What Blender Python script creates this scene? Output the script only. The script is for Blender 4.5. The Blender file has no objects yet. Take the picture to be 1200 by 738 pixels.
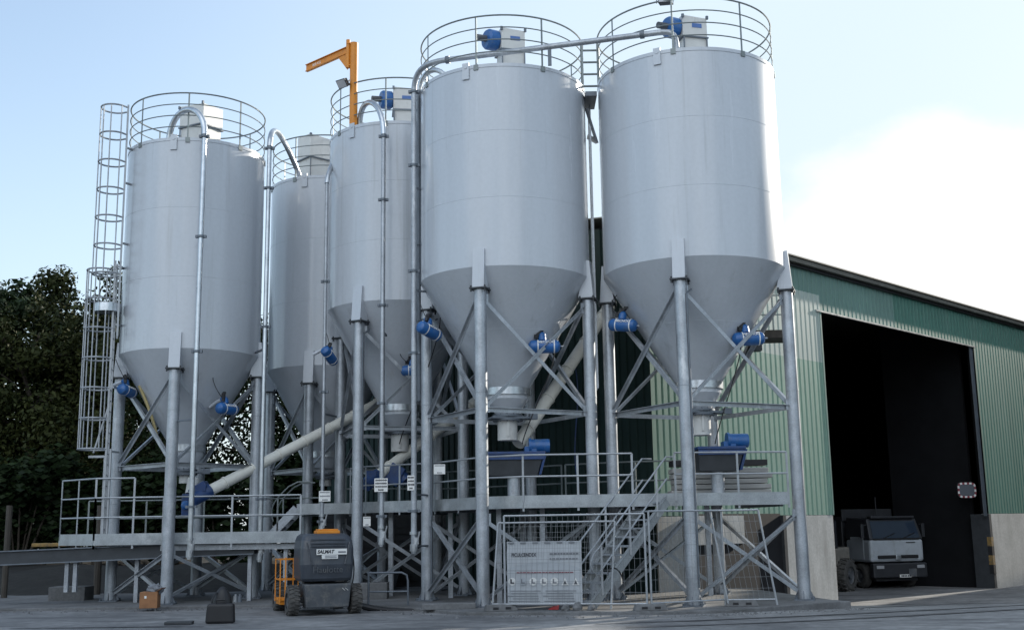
import bpy, bmesh, random
from math import *
from mathutils import Vector as V, Matrix, Euler
random.seed(7)
scene = bpy.context.scene
col = scene.collection

# ------------------------------------------------------------------ camera
F, CH = 1328.0, 1.8
PITCH = atan(247 / F); ROLL = radians(0.9)
fw = V((0, cos(PITCH), sin(PITCH))); up0 = V((0, -sin(PITCH), cos(PITCH))); rt0 = V((1, 0, 0))
rt = rt0 * cos(ROLL) - up0 * sin(ROLL); up = up0 * cos(ROLL) + rt0 * sin(ROLL)
EYE = V((0, 0, CH))
def ray(x, y): return fw * F + rt * (x - 600) - up * (y - 369)
def A(x, y, Y):
    d = ray(x, y); return EYE + d * (Y / d.y)
def Zp(x, y, z):
    d = ray(x, y); return EYE + d * ((z - CH) / d.z)
cd = bpy.data.cameras.new('camera'); cam = bpy.data.objects.new('camera', cd); col.objects.link(cam)
M = Matrix((rt, up, -fw)).transposed().to_4x4(); M.translation = EYE
cam.matrix_world = M
cd.sensor_width = 36; cd.lens = F / 1200 * 36; cd.clip_end = 5000; cd.clip_start = .1
scene.camera = cam

# ------------------------------------------------------------------ materials
MATS = {}
def mat(name, c, rough=.6, metal=0., var=.18, scale=3., bump=0., bscale=40., coat=0., stretch=None, grime=None, spec=.5, c2=None, fine=0.):
    m = bpy.data.materials.new(name); m.use_nodes = True; MATS[name] = m
    nt = m.node_tree; N = nt.nodes; L = nt.links; b = N['Principled BSDF']
    b.inputs['Roughness'].default_value = rough; b.inputs['Metallic'].default_value = metal
    b.inputs['Coat Weight'].default_value = coat; b.inputs['Coat Roughness'].default_value = .12
    b.inputs['Specular IOR Level'].default_value = spec
    tc = N.new('ShaderNodeTexCoord'); geo = N.new('ShaderNodeNewGeometry')
    mp = N.new('ShaderNodeMapping'); L.new(geo.outputs['Position'], mp.inputs['Vector'])
    if stretch: mp.inputs['Scale'].default_value = stretch
    nz = N.new('ShaderNodeTexNoise'); nz.inputs['Scale'].default_value = scale; nz.inputs['Detail'].default_value = 8
    nz.inputs['Roughness'].default_value = .65
    L.new(mp.outputs[0], nz.inputs['Vector'])
    rp = N.new('ShaderNodeValToRGB'); L.new(nz.outputs['Fac'], rp.inputs[0])
    lo = [x * (1 - var) for x in c]; hi = [min(1, x * (1 + var)) for x in (c2 or c)]
    rp.color_ramp.elements[0].position = .32; rp.color_ramp.elements[1].position = .68
    rp.color_ramp.elements[0].color = (*lo, 1); rp.color_ramp.elements[1].color = (*hi, 1)
    outc = rp.outputs[0]
    if fine:
        n3 = N.new('ShaderNodeTexNoise'); n3.inputs['Scale'].default_value = scale * 14; n3.inputs['Detail'].default_value = 4
        L.new(geo.outputs['Position'], n3.inputs['Vector'])
        mr = N.new('ShaderNodeMapRange'); mr.inputs[1].default_value = .3; mr.inputs[2].default_value = .7
        mr.inputs[3].default_value = 1 - fine; mr.inputs[4].default_value = 1 + fine
        L.new(n3.outputs['Fac'], mr.inputs[0])
        mu = N.new('ShaderNodeMix'); mu.data_type = 'RGBA'; mu.blend_type = 'MULTIPLY'; mu.inputs[0].default_value = 1
        L.new(outc, mu.inputs[6]); L.new(mr.outputs[0], mu.inputs[7]); outc = mu.outputs[2]
    if grime:
        gc, gs, glo, ghi, gst = grime
        m2 = N.new('ShaderNodeMapping'); L.new(geo.outputs['Position'], m2.inputs['Vector']); m2.inputs['Scale'].default_value = gst
        n2 = N.new('ShaderNodeTexNoise'); n2.inputs['Scale'].default_value = gs; n2.inputs['Detail'].default_value = 10; n2.inputs['Roughness'].default_value = .7
        L.new(m2.outputs[0], n2.inputs['Vector'])
        r2 = N.new('ShaderNodeMapRange'); r2.inputs[1].default_value = glo; r2.inputs[2].default_value = ghi
        L.new(n2.outputs['Fac'], r2.inputs[0])
        mx = N.new('ShaderNodeMix'); mx.data_type = 'RGBA'
        L.new(r2.outputs[0], mx.inputs[0]); L.new(outc, mx.inputs[6]); mx.inputs[7].default_value = (*gc, 1); outc = mx.outputs[2]
    L.new(outc, b.inputs['Base Color'])
    if var or metal:
        rr = N.new('ShaderNodeMapRange'); L.new(nz.outputs['Fac'], rr.inputs[0])
        rr.inputs[3].default_value = max(.02, rough - .08); rr.inputs[4].default_value = min(1, rough + .08)
        L.new(rr.outputs[0], b.inputs['Roughness'])
    if bump:
        nb = N.new('ShaderNodeTexNoise'); nb.inputs['Scale'].default_value = bscale; nb.inputs['Detail'].default_value = 6
        L.new(geo.outputs['Position'], nb.inputs['Vector'])
        bp = N.new('ShaderNodeBump'); bp.inputs['Strength'].default_value = bump; bp.inputs['Distance'].default_value = .02
        L.new(nb.outputs['Fac'], bp.inputs['Height']); L.new(bp.outputs[0], b.inputs['Normal'])
    return m
mat('silo_paint', (.47, .50, .54), .25, 0, .05, .8, coat=.5, stretch=(1.6, 1.6, .14), grime=((.30, .31, .31), 1.5, .57, .88, (2.4, 2.4, .08)), fine=.025)
mat('galv', (.37, .395, .425), .40, .5, .22, 2.2, bump=.1, bscale=30, fine=.12, grime=((.56, .58, .60), 3.0, .57, .70, (1, 1, .35)))
mat('galv_light', (.50, .53, .56), .30, .85, .2, 3, fine=.08)
mat('galv_pale', (.33, .355, .37), .4, .35, .2, 2.5, fine=.12, grime=((.52, .54, .55), 1.2, .56, .7, (1, 1, .6)))
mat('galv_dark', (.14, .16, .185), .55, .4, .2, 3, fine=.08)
mat('rail_steel', (.21, .235, .235), .5, .5, .15, 4)
mat('rail_bright', (.34, .36, .38), .42, .4, .15, 4)
mat('white_paint', (.57, .57, .55), .5, 0, .08, 2, grime=((.35, .33, .30), 3, .58, .8, (1, 1, .4)))
mat('tube_paint', (.70, .69, .63), .42, 0, .08, 2, grime=((.42, .41, .38), 2.5, .58, .8, (1, 1, 1)))
mat('blue_paint', (.012, .10, .31), .42, 0, .2, 4, coat=.15, grime=((.09, .15, .24), 5, .5, .8, (1, 1, 1)), fine=.15)
mat('blue_dark', (.012, .045, .15), .45, 0, .25, 4, grime=((.06, .075, .11), 5, .5, .8, (1, 1, 1)))
mat('orange_paint', (.62, .22, .015), .45, 0, .12, 4, grime=((.30, .10, .02), 5, .6, .8, (1, 1, 1)))
mat('black', (.012, .012, .014), .55, 0, .2, 5)
mat('rubber', (.065, .063, .06), .85, 0, .35, 8, grime=((.12, .11, .10), 9, .5, .75, (1, 1, 1)), bump=.3)
mat('hood_plastic', (.038, .046, .060), .42, 0, .15, 3, coat=.15, grime=((.11, .105, .10), 4, .58, .8, (1, 1, .5)))
mat('chassis_grey', (.075, .082, .092), .6, 0, .2, 4, grime=((.19, .18, .165), 5, .5, .75, (1, 1, 1)))
mat('white_sign', (.72, .72, .70), .45, 0, .06, 5)
mat('banner_fabric', (.44, .465, .49), .6, 0, .08, 2.5, bump=.15, bscale=4)
mat('banner_band', (.40, .43, .46), .6, 0, .08, 2.5)
mat('ink', (.03, .03, .04), .6, 0, 0)
mat('ink_grey', (.18, .19, .21), .6, 0, .1)
mat('ink_red', (.22, .045, .06), .6, 0, .1)
mat('ink_blue', (.08, .16, .38), .6, 0, .1)
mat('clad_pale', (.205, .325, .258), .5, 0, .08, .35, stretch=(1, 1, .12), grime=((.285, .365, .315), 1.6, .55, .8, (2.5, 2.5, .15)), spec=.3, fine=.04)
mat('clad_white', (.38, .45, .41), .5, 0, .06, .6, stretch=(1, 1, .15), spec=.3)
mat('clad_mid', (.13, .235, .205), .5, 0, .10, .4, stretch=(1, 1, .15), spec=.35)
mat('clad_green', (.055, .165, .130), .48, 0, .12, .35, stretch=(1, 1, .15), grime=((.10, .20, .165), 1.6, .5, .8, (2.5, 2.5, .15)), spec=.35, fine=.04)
mat('clad_shaded', (.012, .028, .026), .55, 0, .15, .6, spec=.25)  # side wall green, with its shade painted into the colour
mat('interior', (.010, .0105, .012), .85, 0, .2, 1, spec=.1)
mat('eave_trim', (.17, .165, .145), .6, 0, .2, 2)
mat('concrete_wall', (.45, .445, .425), .85, 0, .14, .9, bump=.25, bscale=14, grime=((.27, .26, .24), 1.1, .50, .78, (1.5, 1.5, .30)), fine=.09)
mat('concrete_slab', (.14, .142, .145), .85, 0, .25, 1.1, bump=.4, bscale=10, grime=((.08, .08, .078), .9, .48, .72, (1, 1, 1)), fine=.15)
mat('ground_mat', (.155, .157, .163), .85, 0, .28, .35, bump=.5, bscale=12, grime=((.080, .081, .085), .55, .50, .66, (.55, 2.6, 1)), c2=(.20, .20, .20), fine=.22)
mat('soil', (.013, .013, .012), .95, 0, .35, .9, bump=.8, bscale=5, grime=((.03, .029, .026), 2, .5, .75, (1, 1, 1)), fine=.25)
mat('shade_bank_earth', (.06, .06, .045), .95, 0, .4, .5, bump=.6, bscale=3, fine=.2)
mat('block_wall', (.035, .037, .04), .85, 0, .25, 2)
mat('dark_steel', (.045, .05, .056), .55, .3, .2, 3)
mat('mesh_wire', (.22, .235, .25), .5, .5, .1, 5)
mat('truck_white', (.38, .415, .45), .4, 0, .08, 3, grime=((.20, .20, .19), 3, .55, .8, (1, 1, .5)))
mat('truck_dark', (.025, .027, .032), .5, 0, .2, 4)
mat('loader_grey', (.22, .205, .18), .6, 0, .2, 4, grime=((.12, .11, .09), 5, .5, .75, (1, 1, 1)))
mat('cardboard', (.27, .13, .06), .85, 0, .2, 6)
mat('wood', (.055, .048, .04), .85, 0, .3, 3, stretch=(4, 4, .6))
mat('plank_grey', (.33, .325, .31), .8, 0, .2, 4, stretch=(.5, 3, 6))
mat('bark', (.045, .036, .027), .95, 0, .3, 4, bump=.6, bscale=14)
mat('yellow', (.24, .15, .045), .7, 0, .25, 6, grime=((.09, .075, .055), 7, .46, .66, (1, 1, 1)))
mat('yellow_pipe', (.36, .29, .13), .5, 0, .1, 4)
mat('red_plastic', (.35, .03, .03), .5, 0, .1)
def glass(name, c, rough):
    m = bpy.data.materials.new(name); m.use_nodes = True; MATS[name] = m; b = m.node_tree.nodes['Principled BSDF']
    b.inputs['Base Color'].default_value = (*c, 1); b.inputs['Roughness'].default_value = rough; b.inputs['Specular IOR Level'].default_value = .9
    b.inputs['Coat Weight'].default_value = 1; b.inputs['Coat Roughness'].default_value = .03
glass('windscreen', (.03, .045, .07), .05); glass('lens', (.35, .36, .38), .12); glass('mirror_glass', (.12, .13, .15), .06)
def leafmat(name, c, c2):
    m = bpy.data.materials.new(name); m.use_nodes = True; MATS[name] = m
    nt = m.node_tree; N = nt.nodes; L = nt.links; b = N['Principled BSDF']; b.inputs['Roughness'].default_value = .6
    b.inputs['Specular IOR Level'].default_value = .12
    g = N.new('ShaderNodeNewGeometry'); nz = N.new('ShaderNodeTexNoise'); nz.inputs['Scale'].default_value = .55; nz.inputs['Detail'].default_value = 4
    L.new(g.outputs['Position'], nz.inputs['Vector'])
    ad = N.new('ShaderNodeMath'); ad.operation = 'MULTIPLY_ADD'; L.new(g.outputs['Random Per Island'], ad.inputs[0]); ad.inputs[1].default_value = .45
    L.new(nz.outputs['Fac'], ad.inputs[2])
    rp = N.new('ShaderNodeValToRGB'); L.new(ad.outputs[0], rp.inputs[0]); rp.color_ramp.elements[0].position = .35; rp.color_ramp.elements[1].position = 1.
    rp.color_ramp.elements[0].color = (*c, 1); rp.color_ramp.elements[1].color = (*c2, 1)
    L.new(rp.outputs[0], b.inputs['Base Color'])
leafmat('leaf_dark', (.005, .011, .005), (.018, .032, .010)); leafmat('leaf_olive', (.008, .015, .005), (.040, .046, .013))

# ------------------------------------------------------------------ mesh helpers
def frame(d):
    d = d.normalized(); a = V((0, 0, 1)) if abs(d.z) < .95 else V((0, 1, 0))
    x = d.cross(a).normalized(); y = x.cross(d).normalized(); return x, y
def wloc(o):
    p = V((0, 0, 0))
    while o: p = p + o.location; o = o.parent
    return p
class MB:
    def __init__(s): s.v = []; s.f = []; s.sm = []
    def add(s, vs, fs, smooth=False):
        b = len(s.v); s.v += [V(q) for q in vs]; s.f += [tuple(b + i for i in f) for f in fs]; s.sm += [smooth] * len(fs); return s
    def hexa(s, p):   # 8 points: bottom 4 then top 4
        return s.add(p, [(3, 2, 1, 0), (4, 5, 6, 7), (0, 1, 5, 4), (1, 2, 6, 5), (2, 3, 7, 6), (3, 0, 4, 7)])
    def box(s, c, sz, rz=0, M=None):
        c = V(c); hx, hy, hz = sz[0] / 2, sz[1] / 2, sz[2] / 2
        R = M or Matrix.Rotation(rz, 3, 'Z')
        return s.hexa([c + R @ V(q) for q in [(-hx, -hy, -hz), (hx, -hy, -hz), (hx, hy, -hz), (-hx, hy, -hz), (-hx, -hy, hz), (hx, -hy, hz), (hx, hy, hz), (-hx, hy, hz)]])
    def bar(s, p, q, w, h=None, upv=None):
        p = V(p); q = V(q); h = h or w; d = (q - p).normalized()
        if upv is not None:
            y = (V(upv) - d * V(upv).dot(d)).normalized(); x = d.cross(y)
        else: x, y = frame(d)
        x = x * w / 2; y = y * h / 2
        return s.hexa([p - x - y, p + x - y, p + x + y, p - x + y, q - x - y, q + x - y, q + x + y, q - x + y])
    def angle(s, p, q, w, t=.012):   # L-section bar
        p = V(p); q = V(q); x, y = frame(q - p)
        s.bar(p + x * w / 2 * 0, q, w, t); 
        return s.bar(p + x * (w / 2 - t / 2) - y * (w / 2 + t / 2), q + x * (w / 2 - t / 2) - y * (w / 2 + t / 2), t, w)
    def tube(s, pts, r, seg=10, closed=False, caps=True):
        pts = [V(p) for p in pts]; n = len(pts); rr = r if isinstance(r, (list, tuple)) else [r] * n
        rings = []; prev = None
        for i, p in enumerate(pts):
            if closed: d = (pts[(i + 1) % n] - pts[i - 1])
            else: d = pts[min(i + 1, n - 1)] - pts[max(i - 1, 0)]
            d.normalize()
            if prev is None: x, y = frame(d)
            else:
                x = (prev - d * prev.dot(d)).normalized(); y = x.cross(d).normalized()
            prev = x
            rings.append([p + (x * cos(2 * pi * k / seg) + y * sin(2 * pi * k / seg)) * rr[i] for k in range(seg)])
        vs = [q for R in rings for q in R]; fs = []
        for i in range(n if closed else n - 1):
            a = i * seg; b = ((i + 1) % n) * seg
            for k in range(seg): fs.append((a + k, a + (k + 1) % seg, b + (k + 1) % seg, b + k))
        s.add(vs, fs, True)
        if caps and not closed:
            s.add(rings[0], [tuple(range(seg - 1, -1, -1))]); s.add(rings[-1], [tuple(range(seg))])
        return s
    def cyl(s, p, q, r, seg=16, r2=None): return s.tube([p, q], [r, r if r2 is None else r2], seg)
    def ring(s, c, R, r, seg=64, sec=6, a0=0, a1=2 * pi):
        full = abs(a1 - a0 - 2 * pi) < 1e-6; n = seg if full else seg + 1
        pts = [V(c) + V((R * cos(a0 + (a1 - a0) * i / seg), R * sin(a0 + (a1 - a0) * i / seg), 0)) for i in range(n)]
        return s.tube(pts, r, sec, closed=full)
    def lathe(s, c, prof, seg=72, smooth=True, ax=None, a0=0., a1=2 * pi):
        c = V(c); vs = []; fs = []
        if ax is None: ex, ey, ez = V((1, 0, 0)), V((0, 1, 0)), V((0, 0, 1))
        else: ez = V(ax).normalized(); ex, ey = frame(ez)
        full = abs(a1 - a0 - 2 * pi) < 1e-6; n = seg if full else seg + 1
        for (r, z) in prof:
            for k in range(n):
                a = a0 + (a1 - a0) * k / seg; vs.append(c + ex * (r * cos(a)) + ey * (r * sin(a)) + ez * z)
        for i in range(len(prof) - 1):
            for k in range(seg): 
                k2 = (k + 1) % n
                fs.append((i * n + k, i * n + k2, (i + 1) * n + k2, (i + 1) * n + k))
        return s.add(vs, fs, smooth)
    def prism(s, poly, off):  # polygon (3D points) extruded by off
        off = V(off); n = len(poly); a = [V(p) for p in poly]; b = [p + off for p in a]
        return s.add(a + b, [tuple(range(n - 1, -1, -1)), tuple(range(n, 2 * n))] + [(i, (i + 1) % n, n + (i + 1) % n, n + i) for i in range(n)])
    def build(s, name, m, parent=None, bevel=0, auto=True):
        me = bpy.data.meshes.new(name); o = bpy.data.objects.new(name, me); col.objects.link(o)
        off = V((0, 0, 0))
        if parent: o.parent = parent; off = wloc(parent)
        me.from_pydata([v - off for v in s.v], [], s.f); me.update()
        me.polygons.foreach_set('use_smooth', s.sm)
        me.materials.append(MATS[m])
        bm = bmesh.new(); bm.from_mesh(me); bmesh.ops.recalc_face_normals(bm, faces=bm.faces); bm.to_mesh(me); bm.free()
        if any(s.sm): me.set_sharp_from_angle(angle=radians(32))
        if bevel:
            b = o.modifiers.new('bevel', 'BEVEL'); b.width = bevel; b.segments = 2; b.limit_method = 'ANGLE'; b.angle_limit = radians(40)
        return o
def tag(o, label, cat, group=None):
    o['label'] = label; o['category'] = cat
    if group: o['group'] = group
    return o
def thing(name, label, cat, loc=(0, 0, 0), group=None):
    o = bpy.data.objects.new(name, None); col.objects.link(o); o.location = loc; o.empty_display_size = .3
    return tag(o, label, cat, group)
def struct(o, kind='structure'): o['kind'] = kind; return o
def kids(o): return [c for c in bpy.data.objects if c.parent == o]
def copy_tree(o, parent=None):
    c = o.copy(); col.objects.link(c)
    if parent: c.parent = parent
    for ch in kids(o): copy_tree(ch, c)
    return c
def text(s, name, size, m, parent, pos, xdir, ydir, depth=.002, align='CENTER', shear=0, offset=0, widen=1.):
    cu = bpy.data.curves.new('t', 'FONT'); cu.body = s; cu.size = size; cu.align_x = align; cu.align_y = 'CENTER'; cu.extrude = depth; cu.shear = shear; cu.offset = offset
    to = bpy.data.objects.new('t', cu); col.objects.link(to)
    me = bpy.data.meshes.new_from_object(to.evaluated_get(bpy.context.evaluated_depsgraph_get()))
    bpy.data.objects.remove(to); bpy.data.curves.remove(cu)
    me.name = name; o = bpy.data.objects.new(name, me); col.objects.link(o)
    xd = V(xdir).normalized(); yd = V(ydir); yd = (yd - xd * yd.dot(xd)).normalized(); zd = xd.cross(yd)
    R = Matrix((xd, yd, zd)).transposed().to_4x4(); off = wloc(parent) if parent else V((0, 0, 0))
    R.translation = V(pos) - off
    S = Matrix.Scale(widen, 4, V((1, 0, 0)))
    me.transform(R @ S); me.materials.clear(); me.materials.append(MATS[m])
    if parent: o.parent = parent
    return o
def bez(p0, p1, p2, p3, n=10):
    p0, p1, p2, p3 = map(V, (p0, p1, p2, p3)); r = []
    for i in range(n + 1):
        t = i / n; r.append(p0 * (1 - t) ** 3 + p1 * 3 * t * (1 - t) ** 2 + p2 * 3 * t * t * (1 - t) + p3 * t ** 3)
    return r

# ------------------------------------------------------------------ world
w = bpy.data.worlds.new('World'); scene.world = w; w.use_nodes = True
nt = w.node_tree; N = nt.nodes; L = nt.links
bg = N['Background']; bg.inputs[1].default_value = .13
SUN_EL, SUN_AZ = radians(19), radians(49.5)   # azimuth clockwise from +Y
sky = N.new('ShaderNodeTexSky'); sky.sky_type = 'NISHITA'; sky.sun_disc = False
sky.sun_elevation = SUN_EL; sky.sun_rotation = SUN_AZ; sky.air_density = 1.0; sky.dust_density = 1.2; sky.ozone_density = 1.3
tc = N.new('ShaderNodeTexCoord')
sx = N.new('ShaderNodeSeparateXYZ'); L.new(tc.outputs['Generated'], sx.inputs[0])
mp = N.new('ShaderNodeMapping'); mp.inputs['Scale'].default_value = (1, 1, 1.6); L.new(tc.outputs['Generated'], mp.inputs[0])
nz = N.new('ShaderNodeTexNoise'); nz.inputs['Scale'].default_value = 6.0; nz.inputs['Detail'].default_value = 9; nz.inputs['Roughness'].default_value = .56
L.new(mp.outputs[0], nz.inputs['Vector'])
def cloud_blob(d, r0, r1):
    dp = N.new('ShaderNodeVectorMath'); dp.operation = 'DOT_PRODUCT'; L.new(tc.outputs['Generated'], dp.inputs[0]); dp.inputs[1].default_value = V(d).normalized()
    mr = N.new('ShaderNodeMapRange'); mr.interpolation_type = 'SMOOTHSTEP'; mr.inputs[1].default_value = cos(r0); mr.inputs[2].default_value = cos(r1); L.new(dp.outputs['Value'], mr.inputs[0])
    return mr.outputs[0]
def wmath(op, a, b):
    m = N.new('ShaderNodeMath'); m.operation = op
    for i, q in enumerate((a, b)):
        if isinstance(q, (int, float)): m.inputs[i].default_value = q
        else: L.new(q, m.inputs[i])
    return m.outputs[0]
blob = wmath('MAXIMUM', cloud_blob(ray(1140, 420), radians(14.5), radians(7)), cloud_blob(ray(1480, 430), radians(17), radians(9)))
tot = wmath('ADD', wmath('MULTIPLY', blob, .85), wmath('MULTIPLY', nz.outputs['Fac'], 1.15))
cm = N.new('ShaderNodeMapRange'); cm.interpolation_type = 'SMOOTHSTEP'; cm.inputs[1].default_value = .80; cm.inputs[2].default_value = 1.16; L.new(tot, cm.inputs[0])
veil = cloud_blob((.75, .8, .25), radians(66), radians(14))
low = N.new('ShaderNodeMapRange'); low.interpolation_type = 'SMOOTHSTEP'; low.inputs[1].default_value = .45; low.inputs[2].default_value = .0; L.new(sx.outputs['Z'], low.inputs[0])
vm = wmath('MINIMUM', wmath('ADD', wmath('ADD', wmath('MULTIPLY', veil, .72), .24), wmath('MULTIPLY', low.outputs[0], .45)), .93)
mxv = N.new('ShaderNodeMix'); mxv.data_type = 'RGBA'; L.new(vm, mxv.inputs[0]); L.new(sky.outputs[0], mxv.inputs[6]); mxv.inputs[7].default_value = (2.75, 3.25, 3.6, 1)
# unseen bright cloud added behind the camera to lift the light on the silos
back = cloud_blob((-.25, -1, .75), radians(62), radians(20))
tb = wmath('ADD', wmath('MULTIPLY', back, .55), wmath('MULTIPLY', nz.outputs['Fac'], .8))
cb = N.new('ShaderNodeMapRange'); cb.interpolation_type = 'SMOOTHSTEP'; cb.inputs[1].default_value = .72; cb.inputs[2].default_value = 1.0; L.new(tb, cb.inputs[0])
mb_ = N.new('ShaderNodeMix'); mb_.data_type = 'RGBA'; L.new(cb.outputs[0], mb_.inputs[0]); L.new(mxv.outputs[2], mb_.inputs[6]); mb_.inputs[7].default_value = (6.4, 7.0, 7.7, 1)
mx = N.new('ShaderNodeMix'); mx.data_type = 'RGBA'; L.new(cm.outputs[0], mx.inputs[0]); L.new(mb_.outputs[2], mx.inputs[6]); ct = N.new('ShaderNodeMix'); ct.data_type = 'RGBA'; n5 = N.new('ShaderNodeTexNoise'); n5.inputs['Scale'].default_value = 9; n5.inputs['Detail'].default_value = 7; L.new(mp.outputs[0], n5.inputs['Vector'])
cr = N.new('ShaderNodeMapRange'); cr.inputs[1].default_value = .38; cr.inputs[2].default_value = .62; L.new(n5.outputs['Fac'], cr.inputs[0]); L.new(cr.outputs[0], ct.inputs[0])
ct.inputs[6].default_value = (3.62, 3.72, 3.82, 1); ct.inputs[7].default_value = (4.1, 4.12, 4.12, 1); L.new(ct.outputs[2], mx.inputs[7])
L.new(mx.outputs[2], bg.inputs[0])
sd = bpy.data.lights.new('sun', 'SUN'); sd.energy = 3.0; sd.angle = radians(.6); sd.color = (1, .93, .82)
so = bpy.data.objects.new('sun', sd); col.objects.link(so)
sdir = V((sin(SUN_AZ) * cos(SUN_EL), cos(SUN_AZ) * cos(SUN_EL), sin(SUN_EL)))
so.rotation_euler = sdir.to_track_quat('Z', 'Y').to_euler(); so.location = sdir * 60
vs_ = scene.view_settings; vs_.view_transform = 'Standard'; vs_.look = 'None'; vs_.exposure = 1.12; vs_.gamma = 1; vs_.use_curve_mapping = False

# ------------------------------------------------------------------ ground
def sst(a, b, x):
    t = max(0., min(1., (x - a) / (b - a))); return t * t * (3 - 2 * t)
HALL_Z = -.92
def gz(x, y):
    t = max(0, min(1, (y - 23) / 14.)); return -.07 + (HALL_Z + .07) * (t ** 1.6) * sst(3.4, 7.6, x)
xs = [-2500, -900, -300, -120, -60] + [-45 + i * 1.0 for i in range(101)] + [75, 130, 320, 900, 2500]
ys = [-600, -150, -40] + [-10 + i * 2. for i in range(14)] + [18 + i * .75 for i in range(56)] + [64, 75, 100, 160, 400, 1000, 3000]
g = MB(); nx = len(xs)
g.add([(x, y, gz(x, y)) for y in ys for x in xs], [(j * nx + i, j * nx + i + 1, (j + 1) * nx + i + 1, (j + 1) * nx + i) for j in range(len(ys) - 1) for i in range(nx - 1)], True)
struct(g.build('ground', 'ground_mat'))
def slab(name, poly, z0, z1, m, bevel=.02):
    b = MB(); b.prism([(x, y, z0) for x, y in poly], (0, 0, z1 - z0)); return b.build(name, m, None, bevel)
struct(slab('concrete_pad', [(7.45, 26.7), (4.6, 24.7), (3.3, 24.45), (-1.05, 25.1), (-4.9, 29.75), (-4.9, 36), (1.2, 36.5), (6.6, 31.6)], -1.0, 0, 'concrete_slab'))
struct(slab('concrete_plinth', [(-26, 28.4), (-11.4, 28.75), (-8.7, 28.65), (-5.4, 28.75), (-4.95, 29.7), (-4.95, 38.5), (-12, 36.5), (-26, 34)], -.6, -.002, 'concrete_slab'))
random.seed(3)
sx_ = [-60 + i * 1.2 for i in range(48)]; sy_ = [33.8 + i * 1.2 for i in range(24)]
s = MB(); s.add([(x, y, -.2 + .5 * sst(33.8, 37, y) + .5 * random.random() * sst(34, 36, y)) for y in sy_ for x in sx_], [(j * 48 + i, j * 48 + i + 1, (j + 1) * 48 + i + 1, (j + 1) * 48 + i) for j in range(23) for i in range(47)], True)
struct(s.build('soil_bank', 'soil'))

# unseen earth banks added behind the camera and on the right to shade the yard
def ridge(path, h, wd, seed):
    rnd = random.Random(seed); path = [V(p) for p in path]; vs = []; n = 9; m_ = 0
    fine = []
    for a, b in zip(path[:-1], path[1:]):
        k = max(2, int((b - a).length / 2.5)); fine += [a.lerp(b, i / k) for i in range(k)]
    fine.append(path[-1])
    for i, p in enumerate(fine):
        d = (fine[min(i + 1, len(fine) - 1)] - fine[max(i - 1, 0)]).normalized(); q = V((d.y, -d.x, 0)); ef = min(1, .25 + min(i, len(fine) - 1 - i) * .5)
        for k in range(n):
            t_ = -1 + 2 * k / (n - 1); zz = h * ef * (1 - abs(t_) ** 1.6) * (1 + rnd.uniform(-.05, .05))
            vs.append(p + q * wd * t_ + V((rnd.uniform(-.3, .3), rnd.uniform(-.3, .3), zz - 1.2)))
    b_ = MB(); b_.add(vs, [(i * n + k, i * n + k + 1, (i + 1) * n + k + 1, (i + 1) * n + k) for i in range(len(fine) - 1) for k in range(n - 1)], True)
    return b_
struct(ridge([(27.5, 18, 0), (29.5, 30, 0), (34.0, 44, 0), (41, 57, 0), (46, 68, 0)], 18, 6, 4).build('shade_bank', 'shade_bank_earth'))
struct(ridge([(60, -30, 0), (25, -38, 0), (-20, -38, 0), (-60, -22, 0), (-72, 20, 0)], 10, 14, 5).build('shade_bank', 'shade_bank_earth'))
# ------------------------------------------------------------------ silos
SILOS = {
 'front right': dict(c=(4.59, 27.9), R=2.26, zr=7.91, zt=13.05, th=17.5, neck=5.15, z4=4.55),
 'front centre': dict(c=(-.16, 28.6), R=2.18, zr=7.93, zt=13.05, th=16., neck=5.15, z4=4.55),
 'rear centre': dict(c=(-3.23, 32.2), R=2.08, zr=7.88, zt=12.97, th=27., neck=5.15, z4=4.5),
 'left': dict(c=(-8.97, 31.2), R=1.89, zr=6.52, zt=12.29, th=-4.5, neck=4.05, z4=3.55),
 'rear left': dict(c=(-5.76, 34.8), R=1.8, zr=6.54, zt=12.34, th=7., neck=4.05, z4=3.55)}
SLAB = {'front right': 'pale grey silo farthest right, its cone above the steel stairs', 'front centre': 'tall pale grey silo above the fenced banner, second from the right',
 'rear centre': 'grey silo carrying the orange jib crane, half hidden by its neighbour', 'left': 'grey silo at the far left with the caged ladder on its side', 'rear left': 'narrow grey silo in the gap behind the left silo, mostly hidden'}
def legpos(d, q, r=None):
    t = radians(d['th'] + 90 * q); r = r or (d['R'] - .02)
    return V((d['c'][0] - r * sin(t), d['c'][1] - r * cos(t), 0))
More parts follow.
